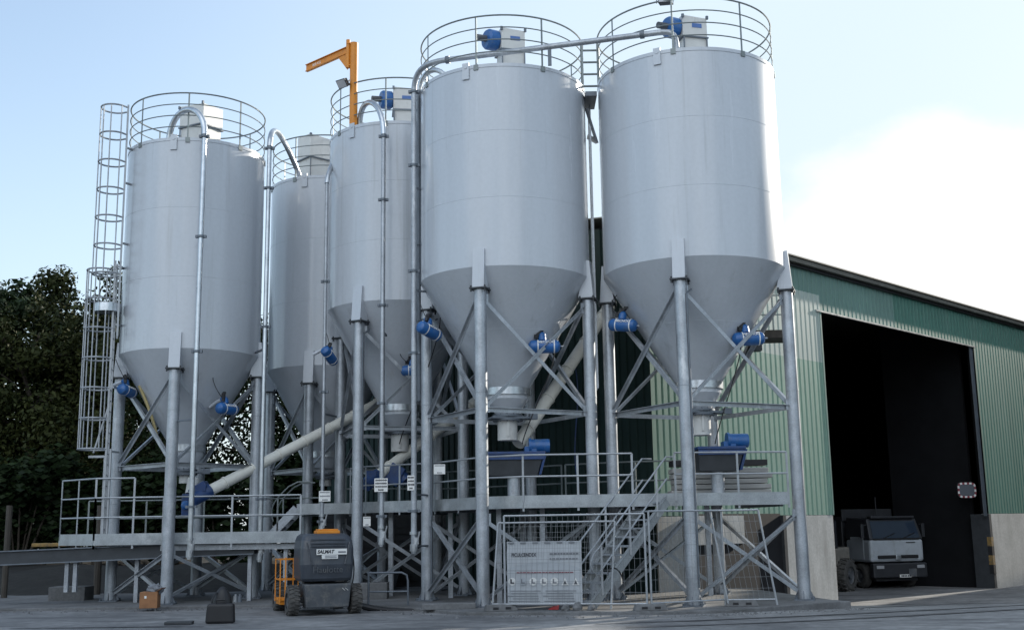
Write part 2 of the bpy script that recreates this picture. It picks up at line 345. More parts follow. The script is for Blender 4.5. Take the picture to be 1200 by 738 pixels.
def make_silo(key):
    d = SILOS[key]; cx, cy = d['c']; R, zr, zt, zn = d['R'], d['zr'], d['zt'], d['neck']
    t = thing('storage_silo', SLAB[key], 'silo', (cx, cy, 0), 'grey storage silos on tubular legs')
    c0 = (cx, cy, 0)
    H = zt - zr; prof = [(R, zr)]
    for fr in (.335, .665):
        z = zr + H * fr; prof += [(R, z - .010), (R + .0035, z - .006), (R + .0035, z + .006), (R, z + .010)]
    prof += [(R, zt - .09), (R + .012, zt - .085), (R + .012, zt)]
    MB().lathe(c0, prof, 96).build('shell', 'silo_paint', t)
    MB().lathe(c0, [(R + .012, zt), (R * .55, zt + .18), (.05, zt + .3)], 96).build('roof', 'silo_paint', t)
    rn = .55 if R > 2 else .45
    cone = MB().lathe(c0, [(R, zr), (rn, zn)], 96)
    mid = (R + rn) / 2; zm = (zr + zn) / 2
    cone.lathe(c0, [(mid + .004, zm + .012), (mid, zm - .008)], 96)
    cn = cone.build('cone', 'silo_paint', t)
    nk = MB().lathe(c0, [(rn + .02, zn + .06), (rn + .05, zn + .06), (rn + .05, zn - .12), (rn + .01, zn - .12)], 48)
    nk.build('neck_ring', 'galv_light', t)
    zl = zn - .62; r2 = .27 if R > 2 else .2
    MB().lathe(c0, [(rn, zn - .05), (rn, zn - .22), (r2, zl)], 40).build('lower_hopper', 'silo_paint', t)
    fl = MB()
    for z in (zl, zl - .1): fl.lathe(c0, [(r2 - .05, z - .03), (r2 + .1, z - .03), (r2 + .1, z + .02), (r2 - .05, z + .02)], 32)
    fl.box((cx + .1, cy - .05, zl - .06), (r2 * 2 + .55, r2 * 2 - .05, .05), radians(15))
    fl.box((cx + r2 + .38, cy - .1, zl - .04), (.2, .16, .14), radians(15))
    for k in range(12): fl.cyl((cx + (r2 + .06) * cos(k * pi / 6), cy + (r2 + .06) * sin(k * pi / 6), zl - .16), (cx + (r2 + .06) * cos(k * pi / 6), cy + (r2 + .06) * sin(k * pi / 6), zl + .05), .016, 6)
    fl.build('slide_valve', 'galv_dark', t)
    zs = zl - .62 if R > 2 else zl - .35
    sp = MB().lathe(c0, [(r2 - .02, zl - .1), (r2 - .02, zs)], 32)
    if R > 2: sp.box((cx + .02, cy - r2 - .0, (zl + zs) / 2), (.05, .03, zl - zs - .2))
    sp.build('spout', 'white_paint', t)
    for q in range(4):
        p = legpos(d, q); a = radians(d['th'] + 90 * q); rad = V((-sin(a), -cos(a), 0)); tan = V((rad.y, -rad.x, 0))
        zl_ = zr - .58; lg = MB(); lr = .15
        lg.tube([p + V((0, 0, .03)), p + V((0, 0, zl_))], lr, 28)
        for z in (2.55, 4.9):
            lg.lathe(p + V((0, 0, z)), [(lr, -.015), (lr + .006, -.01), (lr + .006, .01), (lr, .015)], 28)
        leg = lg.build('leg', 'galv', t)
        ft = MB(); ft.box(p + V((0, 0, .012)), (.46, .46, .03), -a)
        for k in range(4):
            an = -a + pi / 4 + k * pi / 2; ft.box(p + V((cos(an) * .27, sin(an) * .27, .05)), (.05, .05, .05), an)
            dv = V((cos(an - pi / 4), sin(an - pi / 4), 0)); ft.prism([p + dv * lr + V((0, 0, .027)), p + dv * (lr + .09) + V((0, 0, .027)), p + dv * lr + V((0, 0, .22))], dv.cross(V((0, 0, 1))) * .012)
        ft.build('foot_plate', 'galv_dark', leg)
        C0 = V((cx, cy, 0)); hw = tan * .145
        pr = [(R - .03, zr + .42), (R + .07, zr + .42), (R + .145, zr - .53), (R - .24, zr - .53)]
        bk = MB().prism([C0 + rad * r + V((0, 0, z)) - hw for r, z in pr], hw * 2)
        bk.build('leg_bracket', 'silo_paint', leg)
        fp = MB(); fp.box(p + rad * .0 + V((0, 0, zr - .555)), (.42, .42, .035), -a)
        for k in range(4):
            an = -a + pi / 4 + k * pi / 2; fp.cyl(p + V((cos(an) * .245, sin(an) * .245, zr - .64)), p + V((cos(an) * .245, sin(an) * .245, zr - .49)), .022, 6)
        fp.build('flange_plate', 'dark_steel', leg)
    # bracing
    z4 = d['z4']; rr = R - .02
    low_top = 1.95 if R > 2 else 1.25
    for q in range(4):
        a, b = legpos(d, q, rr), legpos(d, (q + 1) % 4, rr); e = (b - a).normalized()
        out = V((e.y, -e.x, 0)); mid = (a + b) / 2 - V((d['c'][0], d['c'][1], 0))
        if out.dot(mid) < 0: out = -out
        MB().angle(a + e * .145 + V((0, 0, z4)), b - e * .145 + V((0, 0, z4)), .095).build('tie_beam', 'galv', t)
        for (z0, z1) in ((z4 + .1, zr - .75), (.25, low_top)):
            MB().angle(a + e * .145 + V((0, 0, z1)) + out * .02, b - e * .145 + V((0, 0, z0)) + out * .02, .08).build('brace', 'galv', t)
            MB().angle(b - e * .145 + V((0, 0, z1)) - out * .09, a + e * .145 + V((0, 0, z0)) - out * .07, .08).build('brace', 'galv', t)
        for (pt, sg) in ((a, 1), (b, -1)):
            for z in (z4, zr - .8, low_top):
                MB().bar(pt + e * sg * .12 + V((0, 0, z - .12)), pt + e * sg * .12 + V((0, 0, z + .14)),   .20, .012, out).build('gusset_plate', 'galv', t)
    # guard rail on the roof
    rl = MB(); Rr = R - .02; ct = V((cx, cy, zt))
    for k in range(1, 5): rl.ring(ct + V((0, 0, .32 * k)), Rr, .021 if k == 4 else .015, 72, 6)
    gr = rl.build('guard_rail', 'rail_steel', t)
    for k in range(8):
        a = radians(k * 45 + d['th'] + 12)
        pp = ct + V((Rr * cos(a), Rr * sin(a), 0))
        MB().bar(pp + V((0, 0, -.12)), pp + V((0, 0, 1.28)), .045, .012, (cos(a), sin(a), 0)).box(pp + V((0, 0, -.07)) + V((cos(a), sin(a), 0)) * .03, (.03, .12, .14), a).build('rail_post', 'rail_steel', gr)
    lug = MB(); a = radians(d['th'] + 8)
    lp = V((cx - sin(a) * (R + .025), cy - cos(a) * (R + .025), zt - .14))
    lug.box(lp, (.18, .03, .42), -a); lug.cyl(lp + V((-sin(a), -cos(a), 0)) * .01 + V((0, 0, .1)), lp + V((-sin(a), -cos(a), 0)) * .03 + V((0, 0, .1)), .04, 12)
    lug.build('lifting_lug', 'silo_paint', t)
    return t
for k in SILOS: make_silo(k)

# ------------------------------------------------------------------ dust filters
def dust_filter(c, zt, wx, wy, h1, h2, yaw, fan, label, logo=True):
    t = thing('dust_filter', label, 'filter', (c[0], c[1], zt), 'dust filters on the silo roofs')
    R = Matrix.Rotation(yaw, 3, 'Z'); C = V((c[0], c[1], zt))
    def P(x, y, z): return C + R @ V((x, y, z))
    MB().hexa([P(-wx * .46, -wy * .46, .05), P(wx * .46, -wy * .46, .05), P(wx * .46, wy * .46, .05), P(-wx * .46, wy * .46, .05), P(-wx * .46, -wy * .46, h1), P(wx * .46, -wy * .46, h1), P(wx * .46, wy * .46, h1), P(-wx * .46, wy * .46, h1)]).build('lower_casing', 'white_paint', t, .01)
    hb = MB().hexa([P(-wx / 2, -wy / 2, h1), P(wx / 2, -wy / 2, h1), P(wx / 2, wy / 2, h1), P(-wx / 2, wy / 2, h1), P(-wx / 2, -wy / 2, h2), P(wx / 2, -wy / 2, h2 - .05), P(wx / 2, wy / 2, h2), P(-wx / 2, wy / 2, h2 + .04)])
    up_ = hb.build('housing', 'white_paint', t, .015)
    fl = MB()
    fl.box(P(0, 0, h1), (wx + .05, wy + .05, .035), yaw)
    for sx2 in (-1, 1):
        fl.bar(P(sx2 * wx * .47, -wy * .47 - .02, .05), P(sx2 * wx * .47, -wy * .47 - .02, h1), .035)
        fl.box(P(sx2 * wx * .5, -wy * .5 - .02, h2 - .04), (.06, .05, .09), yaw)
    fl.build('clamp_frame', 'galv_dark', t)
    if logo:
        lo = MB().box(P(.05, -wy / 2 - .006, (h1 + h2) / 2 + .02), (.26, .01, .11), yaw).build('maker_plate', 'ink_blue', up_)
        MB().box(P(-.02, -wy / 2 - .013, (h1 + h2) / 2 + .03), (.07, .006, .05), yaw).build('plate_mark', 'white_sign', up_) if False else None
    if fan:
        fz = (h1 + h2) / 2 + .02; fr = .27
        f = MB().lathe(P(-wx / 2 - .02, 0, fz), [(0, 0), (fr * .8, 0), (fr, .06), (fr, .3), (fr * .85, .36), (0, .36)], 28, True, R @ V((-1, -.25, 0)))
        fo = f.build('fan_casing', 'blue_paint', t)
        p0 = P(-wx / 2 - .36, -.1, fz); p1 = P(-wx / 2 - .62, -.17, fz - .02)
        MB().cyl(p0, p1, .085, 16).build('fan_motor', 'chassis_grey', t)
    return t
def roofpt(key, px, py, dz=.12):
    zt = SILOS[key]['zt']; p = Zp(px, py, zt + dz); return (p.x, p.y)
def filt(key, px, Y, *a):
    p = A(px, 60, Y); dust_filter((p.x, p.y), SILOS[key]['zt'] + .05, *a)
filt('front right', 810, 27.3, .66, .6, .82, 1.40, radians(14), True, 'white filter box with blue fan on the farthest right silo')
filt('front centre', 598, 28.0, .64, .6, .86, 1.46, radians(16), True, 'white filter box with blue fan behind the long horizontal pipe')
filt('rear centre', 474, 31.6, .66, .6, .72, 1.42, radians(8), True, 'white filter box with blue fan beside the orange crane post')
filt('left', 239, 30.8, .88, .8, .70, 1.34, radians(-28), False, 'large square filter box without fan behind a gooseneck pipe', False)
filt('rear left', 371, 34.4, .8, .75, .85, 1.6, radians(42), False, 'cream filter box without fan, half hidden behind the crane silo', False)

# ------------------------------------------------------------------ air cannons
def cannon_proto():
    t = thing('air_cannon', 'x', 'air cannon', (0, 0, 0), 'blue air cannons on the silo cones')
    L_, r = .40, .165
    tk = MB().lathe((-L_, 0, 0), [(0, 0), (r * .55, .015), (r * .88, .06), (r, .12), (r, 2 * L_ - .12), (r * .88, 2 * L_ - .06), (r * .55, 2 * L_ - .015), (0, 2 * L_)], 28, True, (1, 0, 0)).build('tank', 'blue_paint', t)
    for x in (-.16, .24): MB().lathe((x, 0, 0), [(r + .001, -.014), (r + .005, -.014), (r + .005, .014), (r + .001, .014)], 28, True, (1, 0, 0)).build('band', 'white_sign', tk)
    text('MECHOC', 'tank_lettering', .105, 'white_sign', tk, (.04, -r * .86 - .006, r * .56), (1, 0, 0), (0, .55, .84), .003, widen=.95, offset=.002)
    vb = MB().tube([(-.05, .02, r - .02), (-.06, .05, r + .10), (-.10, .12, r + .17)], [.10, .11, .09], 16); vb.build('valve_body', 'blue_paint', t)
    bl = MB().tube([(-.18, -.02, r + .10), (-.10, .06, r + .20), (-.02, .12, r + .30)], [.05, .065, .05], 12)
    bl.box((-.2, -.03, r + .08), (.09, .07, .09), .4).box((-.01, .10, r + .31), (.10, .07, .06), .5).box((-.12, .04, r + .22), (.06, .1, .12), .2)
    bl.build('exhaust_valve', 'black', t)
    MB().tube([(-.08, .1, r + .12), (-.06, .35, r + .05), (-.04, .62, r - .08)], .055, 12).build('blast_pipe', 'silo_paint', t)
    MB().cyl((L_, 0, 0), (L_ + .07, 0, 0), .02, 8).build('drain_cock', 'rail_bright', t)
    MB().tube(bez((-.2, -.03, r + .1), (-.42, -.05, r + .25), (-.5, .1, r + .5), (-.3, .3, r + .75), 10), .011, 6).build('air_line', 'black', t)
    return t
CN = [(638, 406, 27.55, 0, 0, 1, 'blue air tank at the right of the cone above the fenced banner'),
      (503, 388, 27.9, 48, -16, .95, 'tilted blue air tank at the left of the cone behind two thin pipes'),
      (877, 397, 26.9, 4, 2, 1, 'blue air tank beside the small grey landing at far right'),
      (730, 381, 27.5, -30, -8, .95, 'tilted blue air tank above the stair top, left of the right silo cone'),
      (386, 417, 31.1, 68, -30, .85, 'steeply tilted blue air tank on the left flank of the crane silo'),
      (485, 434, 30.9, 5, 2, .9, 'blue air tank on the crane silo, half hidden behind a vertical pipe'),
      (149, 458, 30.4, 78, -6, .9, 'blue air tank beside the caged ladder, next to a thin yellow hose'),
      (266, 479, 30.2, 62, 0, .92, 'blue air tank at the right of the far left cone, above the white conveyor')]
proto = cannon_proto()
for i, (px, py, Y, yaw, tilt, sc_k, lb) in enumerate(CN):
    o = proto if i == 0 else copy_tree(proto)
    o.location = A(px, py, Y); o.scale = (sc_k,) * 3; o.rotation_euler = Euler((0, radians(-tilt), radians(yaw)), 'XYZ'); o['label'] = lb

# ------------------------------------------------------------------ fill pipes
def pipe_thing(label, pts, r, m, bottom=None, coup=(), flx=None, clamps=(), group='vertical fill pipes in front of the silos'):
    b = pts[0]
    t = thing('fill_pipe', label, 'pipe', (b.x, b.y, b.z), group)
    MB().tube(pts, r, 14).build('pipe', m, t)
    for z in coup:
        cp = MB(); p = V((pts[0].x, pts[0].y, z)); cp.lathe(p, [(r, -.03), (r + .035, -.03), (r + .035, .03), (r, .03)], 16); cp.box(p + V((r + .05, 0, 0)), (.05, .09, .07)); cp.box(p + V((-r - .05, 0, 0)), (.05, .09, .07)); cp.build('coupling', 'galv_dark', t)
    for z, q in clamps:
        p = V((pts[0].x, pts[0].y, z)); MB().bar(p, V(q), .045, .045).build('wall_clamp', 'galv_dark', t)
    if flx: MB().tube(flx, r + .016, 14).build('gooseneck', 'galv_light', t)
    if bottom:
        z = bottom; p = V((pts[0].x, pts[0].y, z))
        v = MB().cyl(p + V((0, 0, -.05)), p + V((0, 0, .12)), r + .03, 14).cyl(p + V((0, 0, .35)), p + V((0, 0, .42)), r + .035, 14).box(p + V((.06, -.02, .2)), (.12, .1, .16)); v.build('shut_off_valve', 'galv_light', t)
        MB().bar(p + V((.06, -.08, .05)), p + V((.15, -.12, .42)), .035, .02).build('valve_handle', 'rail_bright', t)
    return t
def vert(px, py0, py1, Y):
    b = A(px, py1, Y); t = A(px, py0, Y); return b, t
# left silo pipe
b = A(222, 655, 28.9); z1 = A(239, 158, 28.9).z
top = V((b.x, b.y, z1)); e = V((-9.35, 29.7, 12.35))
pipe_thing('bright straight pipe running down the front of the far left silo', [b, top], .066, 'galv_light', b.z + .1, (z1 - .05, 9.4, 6.35, 2.4), bez(top + V((0, 0, 0)), top + V((0, .05, .95)), e + V((.1, -.1, 1.15)), e, 14), [(4.6, (-8.78, 29.35, 4.6))])
b = A(304, 658, 30.2); z1 = A(315, 172, 30.2).z; top = V((b.x, b.y, z1)); e = A(351, 206, 33.4)
pipe_thing('shiny pipe down the gap between the far left silo and the narrow silo', [b, top], .062, 'galv_light', b.z + .1, (z1 - .05, z1 - 1.2, 7.2, 2.6), bez(top, top + V((0, .05, .8)), e + V((-.5, -.8, 1.35)), e, 16), [(6.6, (-7.2, 31.1, 6.6))])
b = A(447, 640, 29.5); z1 = A(452, 158, 29.5).z; top = V((b.x, b.y, z1)); e = V((-4.25, 30.7, 13.0))
pipe_thing('pipe down the crane silo front with a square white notice on it', [b, top], .062, 'galv', b.z + .1, (z1 - .05, 10.5, 7.6, 5.0, 2.1), bez(top, top + V((0, .05, 1.1)), e + V((0, -.1, 1.1)), e, 14), [(6.9, (-3.4, 30.2, 6.9))])
b = A(485, 648, 28.1); z1 = A(486, 108, 28.1).z; top = V((b.x, b.y, z1))
p1 = Zp(520, 71, 13.55); p2 = Zp(764, 39.5, 13.55); e = Zp(793, 58, 13.1)
pts = [b, top] + bez(top, top + V((0, 0, .55)), p1 + (p1 - p2).normalized() * .6, p1, 10)[1:] + [p2] + bez(p2, p2 + (p2 - p1).normalized() * .45, e + V((0, 0, .5)), e, 8)[1:]
fp = pipe_thing('long pipe rising beside the centre silo and crossing over its roof', pts, .072, 'galv', b.z + .1, (z1, 11, 8.2, 6.1, 2.2), None, [(7.7, (-1.9, 28.5, 7.7)), (10.4, (-1.9, 28.5, 10.4)), (2.6, (-2.2, 29.1, 2.6)), (1.35, (-2.2, 29.1, 1.35))])
MB().bar(V(p1.lerp(p2, .52)) + V((0, 0, -.5)), V(p1.lerp(p2, .52)) + V((0, 0, 0)), .09, .05).lathe(V(p1.lerp(p2, .02)), [(.07, -.05), (.10, -.05), (.10, .05), (.07, .05)], 16, True, p2 - p1).lathe(V(p1.lerp(p2, .955)), [(.07, -.05), (.10, -.05), (.10, .05), (.07, .05)], 16, True, p2 - p1).build('pipe_support', 'galv_dark', fp)
b = A(491, 470, 28.5); z1 = A(491.5, 108, 28.5).z; top = V((b.x, b.y, z1)); e = V((-1.55, 27.9, 13.1))
pipe_thing('thinner dull pipe close beside the long roof crossing pipe', [b, top], .05, 'galv_dark', None, (z1, 9, 7), bez(top, top + V((0, .0, .55)), e + V((-.2, 0, .75)), e, 12), [(8.5, (-1.95, 28.7, 8.5))])
b = A(377, 625, 31.0); top = V((b.x, b.y, A(385, 215, 31).z)); e = V((-4.9, 33.4, 13.2))
pipe_thing('pipe with a pink grey notice ending above the orange topped lift', [b, top], .05, 'galv', b.z + .1, (8.6, 5.5, 2.0), bez(top, top + V((0, 0, .6)), e + V((0, 0, .6)), e, 10), [(4.9, (-5.0, 31.9, 4.9))])

# ------------------------------------------------------------------ notices
def notice(px, py, w_, h_, Y, lines, label, m='white_sign', ink='ink', yaw=0):
    p = A(px, py, Y); t = thing('safety_notice', label, 'sign', (p.x, p.y, p.z), 'small notices on the pipes and rails')
    MB().box(p, (w_, .008, h_), yaw).build('plate', m, t)
    R = Matrix.Rotation(yaw, 3, 'Z'); n = lines; random.seed(int(px))
    for i in range(n):
        z = h_ * (.36 - .72 * i / max(1, n - 1)); wid = w_ * (.84 if i < n - 1 else .4); x = -wid / 2; tx = MB(); base = p + V((0, -.006, z))
        prof = [(x, -.5), (x, .5)]
        # one ragged strip per line of lettering
        xx = x; top_ = []; bot = []
        while xx < wid / 2:
            q = random.uniform(.012, .03); hh = random.uniform(.35, .6) * h_ * .13
            top_ += [(xx, hh), (xx + q * .7, hh), (xx + q * .7, h_ * .012), (xx + q, h_ * .012)]; bot += [(xx, -hh), (xx + q * .7, -hh), (xx + q * .7, -h_ * .012), (xx + q, -h_ * .012)]; xx += q
        m_ = len(top_); vv = [base + R @ V((u_, 0, w2)) for u_, w2 in top_] + [base + R @ V((u_, 0, w2)) for u_, w2 in bot]
        tx.add(vv, [(j, j + 1, m_ + j + 1, m_ + j) for j in range(m_ - 1) if abs(top_[j][0] - top_[j + 1][0]) > 1e-6])
        tx.build('notice_text', ink, t)
    return t
notice(446.5, 568, .34, .34, 29.38, 4, 'square white notice with dark text on the crane silo pipe')
notice(481.5, 565.5, .17, .36, 27.98, 4, 'narrow upright white notice beside the round leg')
notice(380.5, 581, .31, .28, 30.9, 3, 'pale pink notice on the pipe above the lift', 'white_sign', 'ink_grey')
notice(515, 549.5, .28, .24, 28.2, 2, 'plain grey white notice on the walkway handrail', 'white_sign', 'ink_grey')
notice(430, 610.5, .19, .24, 29.9, 2, 'small white plate where the braces meet the crane silo leg', 'white_sign', 'ink_grey')

# ------------------------------------------------------------------ jib crane and floodlights
jb = A(414, 149, 30.6); t = thing('jib_crane', 'orange jib crane standing on a silo top, arm pointing left', 'crane', (jb.x, jb.y, 12.9))
jt = A(414, 51, 30.6)
MB().cyl((jb.x, jb.y, 12.9), (jb.x, jb.y, jt.z), .115, 20).build('post', 'orange_paint', t)
ar = A(409, 59, 30.6); tip = Zp(360, 80.5, ar.z); dr = (tip - ar); dr.z = 0; dn = dr.normalized(); sd_ = V((-dn.y, dn.x, 0))
hx = V((jb.x - .17, jb.y, 0)); 
MB().cyl((hx.x, hx.y, jt.z - .75), (hx.x, hx.y, jt.z + .1), .06, 14).box((hx.x + .09, hx.y, jt.z - .02), (.26, .14, .03)).box((hx.x + .09, hx.y, jt.z - .68), (.22, .12, .03)).build('pivot', 'orange_paint', t)
r0 = V((hx.x, hx.y, ar.z)); am = MB()
am.bar(r0, r0 + dr * 1.0, .016, .20, (0, 0, 1)); 
for s_ in (-.1, .1): am.bar(r0 + V((0, 0, s_)), r0 + dr + V((0, 0, s_)), .10, .014, (0, 0, 1))
am.prism([r0 + V((0, 0, -.1)), r0 + dn * .42 + V((0, 0, -.1)), r0 + V((0, 0, -.6))], sd_ * .03)
arm = am.build('arm', 'orange_paint', t)
plate = MB()
cam_side = sd_ if sd_.dot(V((0, -1, 0))) > 0 else -sd_
xd = -dn
text('800 KG', 'load_marking', .12, 'white_sign', arm, r0 + dr * .74 + cam_side * .011, xd, (0, 0, 1), .002)
def flood(px, py, Y, yaw, pitch, label):
    p = A(px, py, Y); t = thing('floodlight', label, 'floodlight', (p.x, p.y, p.z))
    R = (Matrix.Rotation(yaw, 3, 'Z') @ Matrix.Rotation(pitch, 3, 'X'))
    MB().hexa([p + R @ V(q) for q in [(-.17, -.10, -.13), (.17, -.10, -.13), (.12, .08, -.09), (-.12, .08, -.09), (-.17, -.10, .13), (.17, -.10, .13), (.12, .08, .09), (-.12, .08, .09)]]).build('lamp_body', 'dark_steel', t, .01)
    MB().box(p + R @ V((0, -.106, 0)), (.30, .008, .22), 0, R).build('lens', 'lens', t)
    MB().box(p + R @ V((.2, .02, 0)), (.02, .1, .04), 0, R).box(p + R @ V((-.2, .02, 0)), (.02, .1, .04), 0, R).bar(p + R @ V((0, .1, -.02)), p + V((.22, .1, -.04)), .04).build('mount', 'dark_steel', t)
flood(402.5, 97, 30.45, radians(-35), radians(38), 'grey floodlight tilted down beside the orange crane post')
flood(779, 1, 25.9, radians(-8), radians(-12), 'dark floodlight on the top rail of the farthest right silo')

# ------------------------------------------------------------------ screw conveyors and mixers
def screw(p0, p1, r, label, bands=5, motor=None):
    p0 = V(p0); p1 = V(p1); t = thing('screw_conveyor', label, 'conveyor', p0, 'white screw conveyor tubes under the silos')
    MB().tube([p0, p1], r, 24).build('tube', 'tube_paint', t)
    for i in range(bands):
        bd = MB(); q = p0.lerp(p1, (i + .5) / bands); bd.lathe(q, [(r, -.02), (r + .022, -.02), (r + .022, .02), (r, .02)], 24, True, p1 - p0).build('joint_band', 'tube_paint', t)
    if motor:
        d = (p1 - p0).normalized(); a = p0 - d * .0
        MB().cyl(a - d * .02, a - d * .55, r * 1.25, 20).box(a - d * .3 + V((0, 0, r * 1.2)), (.3, .3, .16)).build('gear_motor', motor, t)
    return t
screw(A(247, 574, 30.6), A(455, 466, 34.0), .15, 'long white tube sloping up from the far left silo outlet', 7, 'blue_dark')
screw(A(444, 556, 31.6), A(560, 468, 34.2), .15, 'dull tube in shade between the crane silo and the centre silo', 5, 'blue_dark')
screw(A(607, 520, 28.9), A(716, 356, 31.6), .165, 'steep white tube rising behind the banner fence silo', 5)
def mixer(c, yaw, L_, label):
    c = V(c); t = thing('trough_feeder', label, 'feeder', c, 'blue feeders under the silo outlets')
    R = Matrix.Rotation(yaw, 3, 'Z')
    def P(x, y, z): return c + R @ V((x, y, z))
    h = L_ / 2
    body = MB().hexa([P(-h, -.25, -.52), P(h - .15, -.25, -.52), P(h - .15, .25, -.52), P(-h, .25, -.52), P(-h, -.32, 0), P(h, -.32, 0), P(h, .32, 0), P(-h, .32, 0)])
    body.build('trough', 'dark_steel', t, .01)
    MB().box(P(0, 0, .035), (L_ + .08, .72, .07), yaw).box(P(0, -.335, -.07), (L_ + .06, .03, .12), yaw).hexa([P(h - .12, -.3, -.5), P(h - .06, -.3, -.5), P(h - .06, .3, -.5), P(h - .12, .3, -.5), P(h + .02, -.34, 0), P(h + .08, -.34, 0), P(h + .08, .34, 0), P(h + .02, .34, 0)]).build('lid', 'blue_dark', t, .01)
    MB().cyl(P(h - .28, .0, .22), P(h + .18, .0, .22), .17, 20).box(P(h - .3, 0, .1), (.3, .3, .2), yaw).cyl(P(h - .34, 0, .22), P(h - .28, 0, .22), .2, 20).build('drive_motor', 'blue_paint', t)
    MB().cyl(P(-.05, 0, -.5), P(-.05, 0, c.z * -1 + 2.46), .16, 18).build('support_post', 'galv', t)
    return t
mixer(A(604, 533, 28.4), radians(3), 1.35, 'blue topped dark trough below the spout above the banner')
mixer(A(842, 527, 27.75), radians(4), 1.1, 'blue topped dark trough below the farthest right silo')
mm = A(463, 556, 31.9)
t = thing('drive_gearbox', 'dark blue drive box below the crane silo spout', 'gearbox', mm)
MB().box(mm, (.42, .45, .55), .4, Matrix.Rotation(.5, 3, 'Y')).build('casing', 'blue_dark', t, .03)
MB().lathe(mm + V((.2, 0, -.05)), [(0, 0), (.17, 0), (.17, .2), (0, .2)], 20, True, (.6, -.3, -.7)).build('end_cap', 'blue_dark', t)
mm = A(226, 585, 30.7)
t = thing('drive_gearbox', 'bright blue drive box at the foot of the long white tube', 'gearbox', mm)
MB().box(mm + V((-.12, 0, -.15)), (.34, .4, .6), .3).box(mm + V((.2, .05, .2)), (.5, .4, .4), 0, Matrix.Rotation(-.55, 3, 'Y')).build('casing', 'blue_dark', t, .03)
MB().lathe(mm + V((-.12, -.2, -.15)), [(0, 0), (.1, 0), (.12, .05), (.06, .1), (0, .1)], 18, True, (0, -1, 0)).build('end_cap', 'blue_paint', t)
MB().cyl(mm + V((-.05, 0, .15)), mm + V((-.02, .1, .55)), .16, 16).build('inlet_sleeve', 'white_paint', t)

# ------------------------------------------------------------------ upper walkway
def rail_run(pts, zf, parent, heights=(.5, 1.0), spacing=1.15, m='rail_bright', thick=.022, skipends=False, toe=False):
    pts = [V((p[0], p[1], zf)) for p in pts]
    rl = MB()
    for h in heights: rl.tube([p + V((0, 0, h)) for p in pts], thick, 8)
    rl.build('handrail', m, parent)
    for a, b in zip(pts[:-1], pts[1:]):
        L_ = (b - a).length; n = max(1, int(round(L_ / spacing)))
        for i in range(n + 1):
            if i == n and b != pts[-1]: continue
            p = a.lerp(b, i / n); d = (b - a).normalized(); nrm = V((d.y, -d.x, 0))
            MB().bar(p + V((0, 0, -.3)), p + V((0, 0, max(heights))), .05, .016, nrm).build('rail_post', m, parent)
ZF = 2.43
Pf = [(6.45, 27.05), (4.05, 26.75), (3.75, 26.72)]
Pg = [(3.75, 26.72), (.2, 26.72), (-.75, 27.3), (-2.05, 29.45), (-4.0, 30.75), (-4.55, 31.7), (-6.05, 31.85)]
wk = thing('upper_walkway', 'long galvanised walkway with handrails around the three right silos', 'walkway', (0, 29, ZF))
def deck(poly, z0, z1, m, name, parent): return MB().prism([(x, y, z0) for x, y in poly], (0, 0, z1 - z0)).build(name, m, parent)
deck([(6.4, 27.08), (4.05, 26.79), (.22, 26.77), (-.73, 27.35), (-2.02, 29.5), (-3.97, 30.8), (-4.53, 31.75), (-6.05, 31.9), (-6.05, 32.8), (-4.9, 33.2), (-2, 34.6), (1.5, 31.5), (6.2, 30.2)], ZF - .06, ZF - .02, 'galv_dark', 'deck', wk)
def fascia(pts, zf, parent, h=.27, m='galv_pale'):
    for a, b in zip(pts[:-1], pts[1:]):
        a = V((a[0], a[1], zf)); b = V((b[0], b[1], zf)); d = (b - a).normalized(); nr = V((d.y, -d.x, 0))
        if nr.y > 0: nr = -nr
        f = MB().bar(a + V((0, 0, -.06)), b + V((0, 0, -.06)), .012, .17, (0, 0, 1)).bar(a + V((0, 0, -.20)) + nr * .02, b + V((0, 0, -.20)) + nr * .02, .012, .12, (0, 0, 1)).bar(a + V((0, 0, -.262)) - nr * .05, b + V((0, 0, -.262)) - nr * .05, .15, .012, (0, 0, 1))
        f.build('edge_beam', m, parent)
fascia(Pf, ZF + .04, wk); fascia(Pg, ZF + .04, wk)
rail_run(Pf, ZF, wk, spacing=1.2); rail_run([(2.75, 26.72)] + Pg[1:-1], ZF, wk, spacing=1.2)
back = [(6.1, 30.0), (3.2, 30.3), (1.4, 31.4)]
rail_run(back, ZF, wk, spacing=1.5, m='rail_steel'); rail_run([(-4.9, 33.2), (-2, 34.5), (1.3, 31.6)], ZF, wk, spacing=1.6, m='rail_steel')
for x, y in [(4.9, 29.4), (.66, 28.0), (-.4, 28.0), (-1.7, 30.2), (-3.4, 31.5), (2.6, 29.6), (4.4, 29.9), (.2, 31.0), (-3.6, 33.6)]:
    MB().bar((x, y, 0), (x, y, ZF - .08), .12, .12).build('support_column', 'galv', wk)
for a, b in [((6.3, 27.2), (5.8, 30.1)), ((3.0, 27.0), (2.8, 30.1)), ((.3, 27.0), (1.4, 31.2)), ((-1.9, 29.5), (.2, 31.6)), ((-3.8, 30.9), (-2, 34.3))]:
    MB().bar((*a, ZF - .17), (*b, ZF - .17), .1, .2, (0, 0, 1)).build('cross_beam', 'galv_dark', wk)
